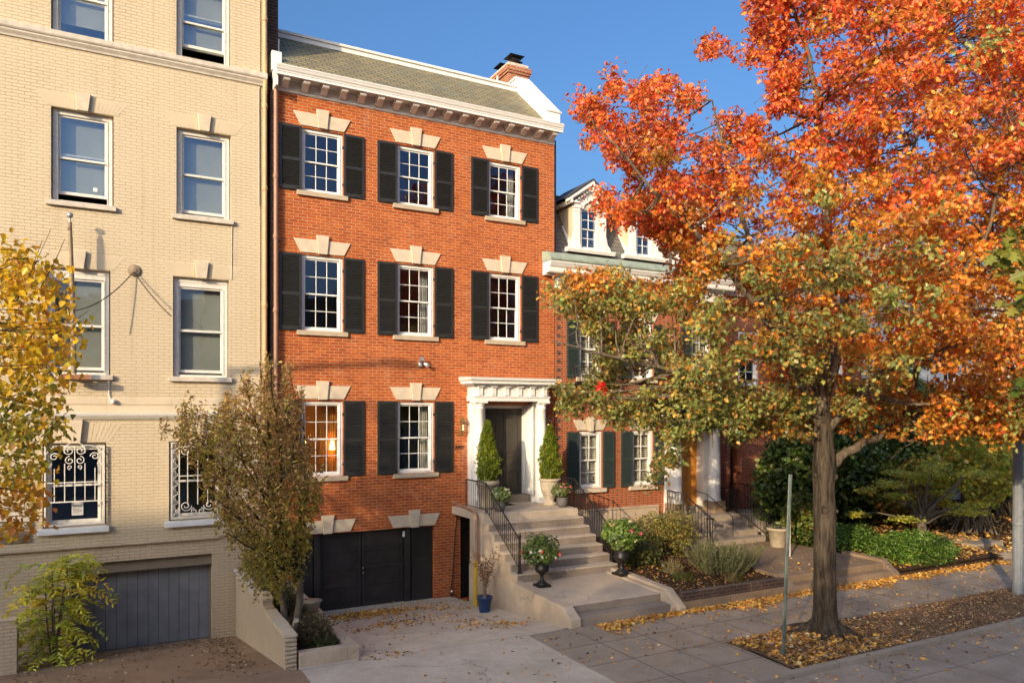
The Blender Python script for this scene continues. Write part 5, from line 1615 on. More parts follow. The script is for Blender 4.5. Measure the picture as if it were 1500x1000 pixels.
    for c in sel:
        d = np.linalg.norm(NP_-c, axis=1) + np.where(NP_[:,2] > c[2]+.2, 1.5, 0)
        j = d.argmin(); 
        if d[j] > 3.2 or d[j] < .3 or c[2] < 3.7: continue
        mid = (NP_[j]+c)/2 + np.array([0,0,-.10*d[j]]) + rg.normal(size=3)*.12
        pts = wander(rg, bez(NP_[j], mid, c, 7), .02)
        lb.tube(pts, list(np.linspace(min(.030, NR[j]*.7), .006, 7)), 5)
        if d[j] > .8:      # small twigs off it
            for q in range(2):
                k = rg.integers(2, 6); e_ = pts[k] + rg.normal(size=3)*.28
                lb.tube([pts[k], (pts[k]+e_)/2+rg.normal(size=3)*.04, e_], [.009,.007,.004], 4)
    lb.build('limbs', M['limbbark'], t)
make_oak()

# ---- yellow leaved tree, its trunk outside the frame at left
def make_yellow():
    rg = np.random.default_rng(21)
    base = (-8.3, -8.6, 0)
    t = empty('yellow_tree', base, 'yellow and green leaved tree reaching into the left edge before the cream house', 'tree')
    # crown of a small street tree; visible edge is loose
    Cn = blob_pts(rg, 760, (-8.0,-8.5,5.6), (3.6,3.0,3.0), .6)
    op = (Cn[:,0] > -8.0) & (Cn[:,0] < -4.9) & (Cn[:,2] > 3.3) & (rg.random(len(Cn)) < .90)  # crown thinned here, letting sun through to the shrub tree
    Cn = Cn[~op]
    # loosen: stray sprays on the camera side of the crown
    u = rg.random(330)
    px = 115*rg.random(330)**1.15; py = rg.uniform(352, 800, 330)
    lim = np.interp(py, [340,370,400,440,480,520,560,600,640,680,720,760,800], [30,55,100,118,120,110,88,108,104,80,64,64,20])
    k = px < lim
    Cs = world(px[k], py[k], rg.uniform(7.9, 9.4, k.sum()))
    Cn = np.concatenate([Cn, Cs])
    # keep the rest of the picture clear
    v = Cn - CAM; dpt = v@CF; pxx = 750+F_PX*(v@CR)/dpt; pyy = 606-F_PX*v[:,2]/dpt
    lim = np.interp(pyy, [200,335,370,400,440,480,520,560,600,640,680,720,760,800,840], [-60,-30,50,96,112,114,106,80,96,94,76,60,60,10,-60])
    Cn = Cn[(pxx < lim-10) | (dpt < 1)]
    L_, i = clumps(rg, Cn, 12, .31, .8)
    z = L_[:,2]
    v = L_-CAM; dpt = v@CF; pxx = 750+F_PX*(v@CR)/dpt
    L_ = L_[pxx < 138]; z = L_[:,2]; n = len(L_)
    yy = pal(rg, [(.86,.56,.03), (.82,.49,.03), (.72,.45,.04), (.52,.42,.05), (.62,.32,.05)], [4,3,2,1.2,1], n)
    gg = pal(rg, [(.26,.27,.04), (.38,.34,.05), (.60,.43,.05), (.16,.18,.03)], [3,3,3,1], n)
    oo = pal(rg, [(.70,.34,.03), (.66,.24,.03), (.60,.40,.05)], [3,2,1], n)
    f = field(L_, 2.0, 5)
    gsel = (np.exp(-((z-3.9)/.8)**2)*1.2 + .35*f + .25*rg.normal(size=n)) > .95
    C = np.where(gsel[:, None], gg, yy)
    osel = (z < 3.3) & (rg.random(n) < .75)
    C[osel] = oo[osel]
    leaves('crown', M['leaf'], t, L_, rg.uniform(.06,.10,n), jit(rg, C, .14), T_OVATE, bias=(-.3,-.5,.3), seed=22, abias=(0,0,-.9))
    m = MB(); m.tube([(-8.3,-8.6,-.3),(-8.28,-8.6,1.2),(-8.2,-8.6,2.6),(-8.0,-8.6,4.2),(-7.9,-8.6,6.4)], [.19,.15,.13,.09,.03], 12)
    m.build('trunk', M['greybark'], t)
    m = MB()
    for c in Cn[rg.permutation(len(Cn))[:150]]:
        a = np.array([-8.1,-8.6,rg.uniform(2.4,5.2)]); d = np.linalg.norm(c-a)
        mid = (a+c)/2+np.array([0,0,.12*d])
        pts = wander(rg, bez(a, mid, c, 8), .035)
        m.tube(pts, list(np.linspace(.022, .004, 8)), 5)
    # bare twig tips against the wall
    for pa, pb in (((0,490),(75,335)), ((20,450),(62,352)), ((0,420),(72,372)), ((60,420),(95,350)), ((10,380),(60,385)), ((60,640),(105,597)), ((40,520),(130,455))):
        p = world(np.array([pa[0], (pa[0]+pb[0])/2+4, pb[0]]), np.array([pa[1], (pa[1]+pb[1])/2-4, pb[1]]), np.array([8.4,8.3,8.2]))
        m.tube(p, [.007,.005,.003], 4)
    m.build('twigs', M['darkbark'], t)
make_yellow()

# ---- brown leaved shrub tree in the planter
def make_shrub_tree():
    rg = np.random.default_rng(31)
    base = np.array([-.42,-4.3,.12])
    t = empty('shrub_tree', tuple(base), 'many stemmed brown and olive leaved tree leaning left out of the planter', 'tree')
    outline = [(395,522),(408,560),(424,535),(440,570),(452,640),(470,690),(478,735),(458,770),(446,800),(436,850),(405,872),(372,868),(348,842),(342,800),(318,776),(300,720),(278,672),(240,628),(262,612),(268,588),(288,582),(305,612),(322,585),(345,575),(352,545),(372,560),(380,535)]
    n = 4200
    P = np.stack([rg.uniform(235, 480, n), rg.uniform(520, 880, n)], 1)
    e = poly_dist(P, outline); P = P[e > 5+9*np.sin(P[:,0]*.23+P[:,1]*.05)]; e = poly_dist(P, outline)
    th = 1.25*np.sqrt(np.clip(e/80, .03, 1))
    D = 13.3 + rg.uniform(-1, 1, len(P))*th
    Cn = world(P[:,0], P[:,1], D)[:1700]
    L_, i = clumps(rg, Cn, 12, rg.uniform(.05,.12,len(Cn)), 2.6)
    n = len(L_); f = field(L_, 2.5, 6); hi = L_[:,2]
    br_ = pal(rg, [(.50,.30,.11), (.62,.42,.15), (.30,.17,.07), (.70,.50,.18)], [4,3,2,1.5], n)
    ol = pal(rg, [(.38,.31,.06), (.50,.42,.08), (.22,.20,.045), (.62,.48,.08)], [4,3,2,1.2], n)
    sel = (.5*f + .35*(3.2-hi)/1.5 + .3*rg.normal(size=n)) > .05
    C = np.where(sel[:, None], ol, br_)
    leaves('crown', M['leafdull'], t, L_, rg.uniform(.05,.085,n), jit(rg, C, .22), T_SMALL, bias=(-.2,-.4,.4), seed=33, abias=(0,0,.2))
    m = MB()
    fork = world(np.array(440.), np.array(846.), np.array(13.4))
    m.tube([base+[0,0,-.2], base+[.0,0,.3], (base+fork)/2+[.02,0,.1], fork], [.075,.065,.06,.055], 10)
    b2 = base+np.array([-.12,.3,0]); m.tube([b2+[0,0,-.2], b2+[-.03,.1,.45], b2+[-.10,.1,.95]], [.07,.06,.05], 9)
    m.build('trunk', M['greybark'], t)
    m = MB()
    tips = [(300,640),(330,600),(352,548),(380,530),(398,525),(424,540),(260,625),(315,730),(345,650),(445,600),(455,680),(372,600),(405,600),(330,780),(290,650),(430,650)]
    starts = []
    for px, py in tips:
        tip = world(np.array(float(px)), np.array(float(py)), np.array(13.3+rg.uniform(-.8,.8)))
        a = fork if rg.random() < .6 else b2+np.array([-.10,.1,.9])
        mid = (a+tip)/2 + np.array([.12,0,-.08])
        pts = wander(rg, bez(a, mid, tip, 10), .02)
        m.tube(pts, list(np.linspace(.040, .007, 10)), 6)
        starts += list(pts[2:-1])
    starts = np.array(starts)
    for c in Cn[rg.permutation(len(Cn))[:420]]:
        d = np.linalg.norm(starts-c, axis=1) + np.where(starts[:,2] > c[2], 1, 0); j = d.argmin()
        if d[j] > 1.3: continue
        m.tube([starts[j], (starts[j]+c)/2+rg.normal(size=3)*.03, c], [.007,.005,.003], 4)
    m.build('limbs', M['darkbark'], t)
    m = MB(); p = world(np.array(434.), np.array(908.), np.array(12.7)); m.tube([p+[0,.25,-.25], p], [.05,.045], 10); m.build('cut_branch', M['terracotta'], t)
make_shrub_tree()

# ---- sumac like plant before the cream garage
def make_sumac():
    rg = np.random.default_rng(41)
    base = np.array([-4.35,-.85,-.90])
    t = empty('feathery_shrub', tuple(base), 'drooping yellow green shrub with feathery leaves before the blue grey garage', 'shrub')
    P = []; A = []; C = []; st = MB(); stems = []
    for q in range(5):
        a = rg.uniform(0, 2*PI); top = base + np.array([.25*math.cos(a), .18*math.sin(a), rg.uniform(1.3, 2.15)])
        pts = bez(base, (base+top)/2+rg.normal(size=3)*.06, top, 8); stems.append(pts)
        st.tube(pts, list(np.linspace(.022,.010,8)), 6)
    for q in range(105):
        s = stems[rg.integers(0, 5)]; o = s[rg.integers(1, 8)].copy()
        a = rg.uniform(0, 2*PI); ln = rg.uniform(.45, .95)
        d = np.array([math.cos(a), .8*math.sin(a), 0])
        f = bez(o, o+d*ln*.6+[0,0,.28], o+d*ln+[0,0,rg.uniform(-.30,.05)], 13)
        st.tube(f, list(np.linspace(.006,.002,13)), 4)
        base_c = np.array([(.68,.66,.08),(.52,.54,.07),(.86,.66,.06),(.34,.40,.06)][rg.choice(4, p=[.4,.28,.17,.15])])
        for j in range(2, 13):
            tg = nrm((f[j]-f[j-1])[None])[0]; sd = nrm(np.cross(tg, [0,0,1])[None])[0]
            for s_ in (-1, 1):
                P.append(f[j]); A.append(sd*s_+tg*.55+np.array([0,0,-.35])); C.append(base_c)
    n = len(P)
    leaves('foliage', M['leaf'], t, P, rg.uniform(.11,.16,n), jit(rg, np.array(C), .18), T_NARROW2, bias=(-.1,-.3,1.4), rnd=.4, seed=42, axis=np.array(A))
    st.build('stems', M['greybark'], t)
make_sumac()

def bush(name, label, cat, c, r, n, size, cols, wts, T, mat='leaf', seed=1, bias=(-.2,-.4,.6), group=None, shell=.4, stems=10, lump=.18, base=None, abias=None, zmin=None, bark='darkbark'):
    rg = np.random.default_rng(seed)
    c = np.array(c, float); r = np.array(r, float)
    base = np.array(base if base is not None else (c[0], c[1], c[2]-r[2]))
    t = empty(name, tuple(base), label, cat, group)
    P = blob_pts(rg, n, (0,0,0), (1,1,1), shell)
    d = nrm(P); wob = 1 + lump*field(d*3.0, 1.3, seed+7) + lump*.6*field(d*7.0, 1.3, seed+9)
    P = c + P*wob[:, None]*r
    if zmin is not None: P = P[P[:,2] > zmin]
    C = jit(rg, pal(rg, cols, wts, len(P)), .18)
    fc = field(P, 5.0/max(r.max(), .3), seed+3)
    C = C*(1+.16*fc[:, None])
    leaves('foliage', M[mat], t, P, rg.uniform(.75,1.25,len(P))*size, C, T, bias=bias, seed=seed+1, abias=abias)
    if stems:
        m = MB()
        for q in range(stems):
            p = P[rg.integers(0, len(P))]; mid = base + (p-base)*.5 + np.array([0,0,.1*r[2]]) + rg.normal(size=3)*.05*r[0]
            m.tube(bez(base+rg.normal(size=3)*np.array([.12,.12,0])*r[0], mid, p, 6), list(np.linspace(max(.006, r[2]*.022), .003, 6)), 5)
        m.build('stems', M[bark], t)
    return t

# two clipped cones in stone pots, small flower pots and black urns on the stair
def pot(parent, x, y, prof, mat, seg=28, name='pot'):
    m = MB(); m.lathe(x, y, prof, seg); return m.build(name, mat, parent)
def cone_shrub(x, y, z0, z1, r, label, seed, pot_kind):
    rg = np.random.default_rng(seed)
    t = empty('potted_cone_shrub', (x,y,1.70), label, 'potted shrub', 'cone shaped evergreens in pots flanking the porch')
    n = 5200
    h = rg.random(n)**.85
    a = rg.uniform(0, 2*PI, n)
    rr = r*np.minimum(1, (1-h)*1.55+.03)**.8*np.minimum(1, .72+h*2.2)*(1+.17*np.sin(a*3+h*9+seed)+.15*np.sin(a*5-h*23+seed)+.10*np.sin(a*9+h*37))*(.55+.45*rg.random(n)**.5)
    P = np.stack([x+rr*np.cos(a), y+rr*np.sin(a), z0+(z1-z0)*h], 1)
    C = jit(rg, pal(rg, [(.21,.27,.02), (.28,.34,.03), (.13,.18,.018), (.38,.32,.04)], [4,3,2.5,.6], n), .15)
    ax = np.stack([np.cos(a)*.5, np.sin(a)*.5, np.ones(n)], 1)
    leaves('foliage', M['leaf'], t, P, rg.uniform(.05,.085,n), C, T_SMALL, bias=(0,0,.1), seed=seed, axis=ax)
    m = MB(); m.tube([(x,y,z0-.1), (x,y,z1-.25)], [.03,.008], 8); m.build('stem', M['darkbark'], t)
    if pot_kind:
        pot(t, x, y, [(.001,1.702), (.20,1.702), (.20,1.76), (.13,1.79), (.12,1.83), (.19,1.96), (.245,2.14), (.262,2.30), (.265,2.33), (.30,2.345), (.30,2.40), (.26,2.40), (.25,2.36), (.001,2.36)], M['terracotta'])
    else:
        pot(t, x, y, [(.001,1.702), (.20,1.702), (.215,1.8), (.25,2.3), (.30,2.31), (.30,2.42), (.26,2.42), (.25,2.38), (.001,2.38)], M['terracotta'])
cone_shrub(5.04, -.95, 2.36, 3.90, .255, 'cone shaped evergreen in a pot left of the dark front door', 51, False)
cone_shrub(6.86, -.98, 2.34, 3.76, .265, 'cone shaped evergreen in a footed stone pot right of the dark front door', 52, True)

def flowering(name, label, cat, x, y, zb, prof, mat, fc, fr, n, size, gcols, flowers, seed, group=None, soilr=None, square=None, bare=None):
    rg = np.random.default_rng(seed)
    t = empty(name, (x,y,zb), label, cat, group)
    pot(t, x, y, [(r, zb+z) for r, z in prof], mat)
    if square:
        m = MB(); m.box(x-square, x+square, y-square, y+square, zb+.001, zb+.05); m.build('plinth', mat, t, .004)
    P = blob_pts(rg, n, (0,0,0), (1,1,1), .35)
    d = nrm(P); P = P*(1+.16*field(d*3, 1.5, seed))[:, None]
    P = np.array(fc) + P*np.array(fr)
    leaves('foliage', M['leaf'], t, P, rg.uniform(.7,1.3,n)*size, jit(rg, pal(rg, gcols, [4,3,2][:len(gcols)], n), .2), T_OVATE, bias=(-.2,-.5,.7), seed=seed)
    m = MB()
    for q in range(14):
        p = P[rg.integers(0, n)]; m.tube([(x+rg.normal()*.03, y+rg.normal()*.03, zb+prof[-1][1]-.02), tuple(((np.array([x,y,zb+prof[-1][1]])+p)/2)+[0,0,.04]), tuple(p)], [.006,.005,.003], 4)
    m.build('stems', M['darkbark'], t)
    for cname, colr, cnt, fs_ in flowers:
        d = nrm(rg.normal(size=(cnt,3)) + np.array([-.5,-.9,.5]))
        cp = np.array(fc) + d*np.array(fr)*1.02
        Q = np.repeat(cp, 8, 0) + rg.normal(size=(cnt*8,3))*fs_*.12
        leaves('petals', M['petal'], t, Q, fs_, jit(rg, pal(rg, [colr], [1], len(Q)), .08), T_PETAL, bias=(-.5,-.9,.4), rnd=.8, seed=seed+5)
    return t
urn_prof = [(.001,.05), (.13,.05), (.13,.07), (.10,.09), (.085,.11), (.05,.14), (.036,.19), (.040,.23), (.055,.25), (.050,.26), (.09,.285), (.135,.32), (.155,.36), (.158,.39), (.145,.42), (.135,.46), (.135,.53), (.15,.57), (.185,.60), (.188,.615), (.165,.615), (.15,.59), (.001,.585)]
UL = [(.11,.17,.03), (.06,.10,.025), (.17,.22,.05)]
flowering('flower_urn', 'black urn of white and coral flowers at the foot of the left railing', 'urn', 4.84, -4.02, .384, urn_prof, M['iron'], (4.80,-4.02,1.17), (.42,.38,.36), 1500, .062, UL, [('red', (.75,.12,.08), 3, .045), ('white', (.75,.72,.62), 4, .038)], 61, 'black urns planted with flowers', square=.145)
flowering('flower_urn', 'black urn with a bright green bush and a few pink flowers beside the garden bed', 'urn', 6.93, -4.05, .425, [(r*1.14, z*1.1-.003) for r, z in urn_prof], M['iron'], (6.98,-4.02,1.36), (.50,.42,.34), 1900, .07, [(.17,.26,.045), (.10,.17,.03), (.27,.36,.07)], [('pink', (.75,.12,.22), 3, .05), ('pale', (.7,.6,.3), 4, .05)], 62, 'black urns planted with flowers', square=.165)
sp_prof = [(.001,.0), (.10,.0), (.13,.05), (.155,.16), (.15,.22), (.165,.24), (.15,.25), (.14,.23), (.001,.225)]
flowering('flower_pot', 'grey clay pot of small orange and pink flowers by the right railing', 'flower pot', 6.93, -1.50, 1.702, sp_prof, M['claydark'], (6.90,-1.50,2.13), (.29,.25,.17), 900, .05, [(.16,.19,.05), (.10,.13,.035), (.24,.26,.08)], [('orange', (.70,.22,.08), 4, .035), ('rose', (.6,.15,.2), 3, .035)], 63, 'flower pots on the upper landing')
flowering('flower_pot', 'dark pot of pale green leaves and white flowers behind the left railing', 'flower pot', 5.08, -1.55, 1.702, sp_prof, M['claydark'], (5.12,-1.55,2.10), (.29,.25,.18), 900, .055, [(.20,.27,.07), (.12,.17,.04), (.30,.36,.12)], [('white', (.7,.68,.5), 8, .04)], 64, 'flower pots on the upper landing')
# blue pot with a dry shrub
bp_ = empty('blue_pot_shrub', (4.02,-2.88,-.34), 'glazed blue pot with a sparse reddish brown shrub against the stair wall', 'potted shrub')
pot(bp_, 4.02, -2.88, [(.001,-.345), (.115,-.345), (.12,-.33), (.165,-.02), (.18,-.015), (.18,.02), (.16,.02), (.15,-.02), (.001,-.02)], M['bluepot'])
rg = np.random.default_rng(71); m = MB(); PP = []
for q in range(13):
    a = rg.uniform(0, 2*PI); ln = rg.uniform(.6, 1.15); sp_ = rg.uniform(.1, .48)
    o = np.array([4.02+rg.normal()*.02,-2.88+rg.normal()*.02,-.04]); e_ = o + np.array([sp_*math.cos(a)*1.0, sp_*math.sin(a)*.8, ln])
    pts = wander(rg, bez(o, o+np.array([0,0,ln*.6]), e_, 9), .014); m.tube(pts, list(np.linspace(.010,.003,9)), 5)
    for p in pts[4:]:
        for k_ in range(7): PP.append(p+rg.normal(size=3)*.035)
m.build('stems', M['wood'], bp_)
leaves('foliage', M['leaf'], bp_, PP, rg.uniform(.04,.07,len(PP)), jit(rg, pal(rg, [(.22,.09,.045), (.13,.07,.04), (.34,.13,.04), (.16,.12,.05)], [3,3,2,1], len(PP)), .2), T_SMALL, seed=72)
# stone pot at the foot of the neighbour's stair
cp_ = empty('stone_planter_pot', (13.15,-2.85,.37), 'pale stone pot with little in it at the foot of the neighbouring stairs', 'pot')
pot(cp_, 13.2, -2.9, [(.001,.365), (.19,.365), (.20,.38), (.27,.82), (.31,.83), (.315,.90), (.27,.90), (.26,.86), (.001,.86)], M['terracotta'])
rg = np.random.default_rng(73); PP = blob_pts(rg, 160, (13.2,-2.9,.92), (.26,.26,.07))
leaves('foliage', M['leafdark'], cp_, PP, .06, jit(rg, pal(rg, [(.07,.10,.03), (.14,.13,.08)], [1,1], 160)), T_SMALL, seed=74)

# garden bed plants
bush('nandina_bush', 'loose yellow green bush beside the bright green urn in the garden bed', 'bush', (9.35,-2.5,.98), (1.0,.75,.62), 3600, .075, [(.36,.31,.06), (.22,.22,.05), (.45,.36,.08), (.13,.14,.035), (.40,.22,.06)], [4,4,2,2,1], T_SMALL, seed=81, stems=26, lump=.22, zmin=.4)
bush('dry_bush', 'pale dry flowering bush before the neighbouring foundation wall', 'bush', (10.5,-1.6,.95), (.8,.6,.50), 1900, .06, [(.42,.36,.20), (.26,.24,.09), (.16,.15,.06)], [3,3,2], T_SMALL, seed=82, stems=20, zmin=.4)
bush('dark_bush', 'dark low bush behind the bright green urn', 'bush', (8.0,-3.3,.68), (.55,.5,.36), 1500, .07, [(.10,.12,.03), (.17,.18,.05), (.30,.27,.06)], [4,3,1], T_OVATE, seed=83, stems=10, zmin=.38)
# rosemary: spiky upright sprays
def spiky(name, label, cat, c, rx, ry, h, ns, cols, seed, ln=.045, lean=.5):
    rg = np.random.default_rng(seed)
    t = empty(name, tuple(c), label, cat)
    m = MB(); P = []; A = []
    for q in range(ns):
        a = rg.uniform(0, 2*PI); rr = rg.random()**.6
        o = np.array([c[0]+rx*.55*rr*math.cos(a), c[1]+ry*.55*rr*math.sin(a), c[2]])
        d = np.array([lean*rr*math.cos(a), lean*rr*math.sin(a), 0]); hh = h*rg.uniform(.55, 1.0)
        pts = bez(o, o+d*hh*.8+[0,0,hh*.45], o+d*hh*1.1+[0,0,hh], 12)
        m.tube(pts, list(np.linspace(.006,.003,12)), 4)
        for j in range(2, 12):
            tg = pts[j]-pts[j-1]
            for k in range(5):
                P.append(pts[j]-tg*rg.random()); A.append(nrm((tg/np.linalg.norm(tg)+rg.normal(size=3)*.55)[None])[0])
    n = len(P)
    leaves('foliage', M['leaf'], t, P, rg.uniform(.8,1.4,n)*ln, jit(rg, pal(rg, cols, [3]*len(cols), n), .2), T_NARROW, seed=seed, axis=np.array(A))
    m.build('stems', M['wood'], t)
    return t
GR = [(.16,.19,.07), (.22,.25,.11), (.11,.14,.05)]
spiky('rosemary_bush', 'spiky grey green rosemary bush spreading over the garden bed edging', 'bush', (9.35,-4.75,.36), .95, .7, .72, 190, GR, 84, ln=.060, lean=.75)
spiky('lavender_bush', 'smaller grey green spiky bush nearest the stair of the brick house', 'bush', (9.9,-3.9,.40), .6, .5, .5, 70, [(.27,.27,.16), (.18,.2,.1)], 85, ln=.055, lean=.7)
def tuft(c, h, n, cols, label, seed, spread=.5):
    rg = np.random.default_rng(seed)
    P = np.array(c)+rg.normal(size=(n,3))*np.array([.09,.09,0]); a = rg.uniform(0, 2*PI, n)
    ax = np.stack([np.cos(a)*spread, np.sin(a)*spread, np.ones(n)], 1)
    o = leaves('grass_tuft', M['leaf'], None, P, rg.uniform(.5,1.1,n)*h, jit(rg, pal(rg, cols, [1]*len(cols), n)), T_BLADE, bias=(0,-.5,.3), seed=seed, axis=ax)
    return tag(o, label, 'grass tuft')
tuft((8.35,-4.15,.36), .34, 420, [(.40,.32,.16), (.30,.24,.10)], 'straw coloured dry grass tuft in the middle of the garden bed', 91, .9)
tuft((8.15,-4.75,.34), .20, 380, [(.13,.17,.04), (.24,.22,.06)], 'short green grass tuft near the low brick edging', 92, 1.0)
tuft((9.1,-5.35,.33), .20, 260, [(.16,.16,.05), (.26,.20,.08)], 'olive grass tuft at the edging before the spiky bush', 93, 1.0)
# weeds in the long planter
tuft((-.15,-5.15,.12), .26, 520, [(.08,.11,.03), (.18,.17,.06)], 'dark green grass at the front corner of the planter', 94, .9)
bush('planter_weeds', 'dry brown weeds filling the front of the long planter', 'weeds', (-.25,-4.55,.30), (.42,.75,.22), 2600, .05, [(.17,.12,.06), (.12,.12,.045), (.26,.19,.09), (.08,.07,.035)], [3,3,2,2], T_SMALL, seed=95, stems=24, zmin=.12)
bush('planter_weeds', 'greener weeds at the back of the long planter below the garage', 'weeds', (-.30,-2.5,.40), (.40,.9,.34), 2200, .06, [(.10,.11,.035), (.17,.14,.06), (.06,.07,.03)], [3,3,2], T_SMALL, seed=96, stems=16, zmin=.12)
m = MB(); m.lathe(.10, -3.15, [(.001,.21), (.12,.21), (.19,.42), (.22,.44), (.001,.44)], 20); 
bw2 = m.build('stone_bowl', M['terracotta']); tag(bw2, 'pale stone bowl behind the leaning tree on the planter wall', 'bowl')

# hedge, ivy, evergreens, Japanese maple
HG = [(.11,.22,.025), (.18,.32,.045), (.05,.10,.015), (.26,.38,.07)]
bush('green_hedge', 'low bright green mounded hedge spilling over the edge of the sidewalk', 'hedge', (15.7,-5.25,.42), (1.55,.85,.52), 10000, .07, HG, [4,3,3,1.5], T_SMALL, seed=101, stems=12, lump=.10, zmin=.02, shell=.3)
bush('green_hedge', 'shorter darker hedge mound behind the terrace cheek wall', 'hedge', (14.9,-3.9,.62), (1.0,.7,.42), 3000, .085, HG, [3,2,4,.5], T_SMALL, seed=102, stems=8, lump=.12, zmin=.2, shell=.3)
bush('ground_ivy', 'dark green ivy mound at the back edge of the terrace', 'ivy', (14.6,-2.7,.70), (1.2,.9,.42), 3600, .11, [(.07,.12,.02), (.12,.17,.035), (.20,.20,.05), (.035,.06,.015)], [4,3,1,2], T_OVATE, seed=103, stems=8, zmin=.2, shell=.35)
EG = [(.09,.15,.03), (.14,.21,.04), (.055,.09,.02), (.34,.36,.07)]
bush('evergreen_shrub', 'tall dark evergreen shrub right of the neighbouring stairs', 'shrub', (14.9,-2.0,2.05), (1.25,.95,1.65), 9000, .15, EG, [4,3,3,1], T_OVATE, mat='leafdark', seed=104, stems=30, lump=.20, zmin=.4, shell=.45)
bush('evergreen_shrub', 'wide dark evergreen mass behind the oak trunk', 'shrub', (17.8,-1.8,2.2), (1.9,1.1,1.9), 11000, .16, EG, [4,3,3,1], T_OVATE, mat='leafdark', seed=105, stems=34, lump=.22, zmin=.4, shell=.45)
bush('broadleaf_shrub', 'yellow green broad leaved shrub behind the green sign post', 'shrub', (14.2,-2.9,1.15), (.75,.55,.75), 1900, .13, [(.20,.24,.05), (.12,.16,.03), (.30,.30,.06), (.35,.2,.05)], [4,3,1.5,.6], T_OVATE, seed=106, stems=16, lump=.2, zmin=.35)
bush('evergreen_tree', 'dark evergreen tree filling the background behind the far houses gate', 'tree', (21.0,-1.5,3.0), (2.2,1.3,2.9), 10000, .18, EG, [4,3,3,.6], T_OVATE, mat='leafdark', seed=107, stems=40, lump=.22, zmin=.3, shell=.45)
bush('yellow_green_tree', 'young yellow green broad leaved tree before the white house near the lamp post', 'tree', (20.6,-4.2,2.5), (2.0,1.2,1.35), 4200, .15, [(.48,.50,.07), (.30,.36,.06), (.68,.56,.08), (.75,.36,.05)], [4,3,2,1], T_OAK, seed=108, stems=30, lump=.34, base=(20.4,-4.0,.4), bark='greybark')
bush('orange_shrub', 'orange and green leaved shrub behind the japanese maple', 'shrub', (19.0,-2.8,1.6), (1.4,.9,1.0), 2600, .13, [(.66,.30,.05), (.34,.30,.06), (.20,.22,.05)], [3,3,3], T_OAK, seed=109, stems=20, lump=.3, zmin=.4)
bush('evergreen_tree', 'dark loose evergreen tree at far right in front of the white house wall', 'tree', (24.6,-2.6,2.7), (1.9,1.1,2.2), 6000, .17, EG, [4,3,3,1], T_OVATE, mat='leafdark', seed=121, stems=30, lump=.34, zmin=.3, shell=.5)
def make_maple():
    rg = np.random.default_rng(111); base = np.array([17.1,-4.6,.40])
    t = empty('japanese_maple', tuple(base), 'small twisted maple with flat layers of yellow green leaves above the hedge', 'tree')
    m = MB()
    m.tube([base+[0,0,-.2], base+[.02,0,.35], base+[-.02,.05,.75]], [.16,.13,.12], 10)
    pads = []
    for q in range(30):
        a = rg.uniform(0, 2*PI); rr = rg.uniform(.4, 2.1); z_ = rg.uniform(1.5, 2.9)-.22*rr
        c = base + np.array([rr*math.cos(a)*1.05, rr*math.sin(a)*.65, z_-.35]); pads.append((c, rg.uniform(.35,.65)))
        o = base+np.array([rg.normal()*.04,0,rg.uniform(.55,.75)])
        m.tube(wander(rg, bez(o, (o+c)/2+np.array([0,0,.25]), c, 8), .03), list(np.linspace(.045,.008,8)), 6)
    m.build('trunk', M['greybark'], t)
    L_ = np.concatenate([np.array(c)+blob_pts(rg, 210, (0,0,0), (r, r*.8, .10), .5) for c, r in pads]); n = len(L_)
    leaves('crown', M['leaf'], t, L_, rg.uniform(.06,.10,n), jit(rg, pal(rg, [(.60,.60,.08), (.72,.66,.10), (.36,.42,.06), (.75,.48,.07)], [4,4,2,1], n), .15), T_OAK, bias=(0,-.2,1.6), rnd=.5, seed=112)  # leaf colours lightened in place of sun the oak keeps off
make_maple()

# =================================================================== STREET FURNITURE
o = empty('lamp_post', (14.78,-8.4,0), 'fluted grey painted lamp post at the right edge by the kerb', 'lamp post')
m = MB(); seg = 32; vs = []; zz = [.0,.30,.32,.5,1.6,2.6,3.44]; rr = [.118,.116,.113,.111,.108,.105,.10]
for z_, r_ in zip(zz, rr):
    for k in range(seg): 
        q = r_*(1-.06*(k % 2) if z_ > .3 else 1); a = 2*PI*k/seg; vs.append((14.78+q*math.cos(a), -8.4+q*math.sin(a), z_))
m.add(vs, [(i*seg+k, i*seg+(k+1) % seg, (i+1)*seg+(k+1) % seg, (i+1)*seg+k) for i in range(6) for k in range(seg)])
m.lathe(14.78, -8.4, [(.108,1.58), (.118,1.60), (.118,1.62), (.108,1.64)], 24)
m.build('post', M['lamppost'], o)
m = MB(); m.lathe(14.78, -8.4, [(.082,3.44), (.11,3.46), (.11,3.50), (.06,3.54), (.07,3.58), (.13,3.62), (.14,3.66), (.001,3.66)], 24); m.build('cap', M['lamppost'], o)
m = MB(); m.lathe(14.78, -8.4, [(.10,3.66), (.20,3.85), (.22,4.02), (.19,4.22), (.10,4.36), (.03,4.42), (.001,4.48)], 24); m.build('globe', M['blind'], o)
sg = empty('street_light', (-13.9,-9.2,0), 'tall steel street light with a long horizontal arm left of the yellow tree', 'street light')
mm = MB(); mm.tube([(-13.9,-9.2,-.1), (-13.9,-9.2,5), (-13.9,-9.2,9.75)], [.13,.11,.09], 14); mm.build('pole', M['lamppost'], sg)
mm = MB(); mm.tube([(-13.9,-9.2,9.65), (-11.5,-8.9,9.68), (-9.2,-8.6,9.66)], [.085,.075,.065], 10); mm.build('arm', M['lamppost'], sg)
mm = MB(); mm.box(-9.3, -8.55, -8.72, -8.44, 9.58, 9.72); mm.build('lamp_head', M['lamppost'], sg, .03)
m = MB()
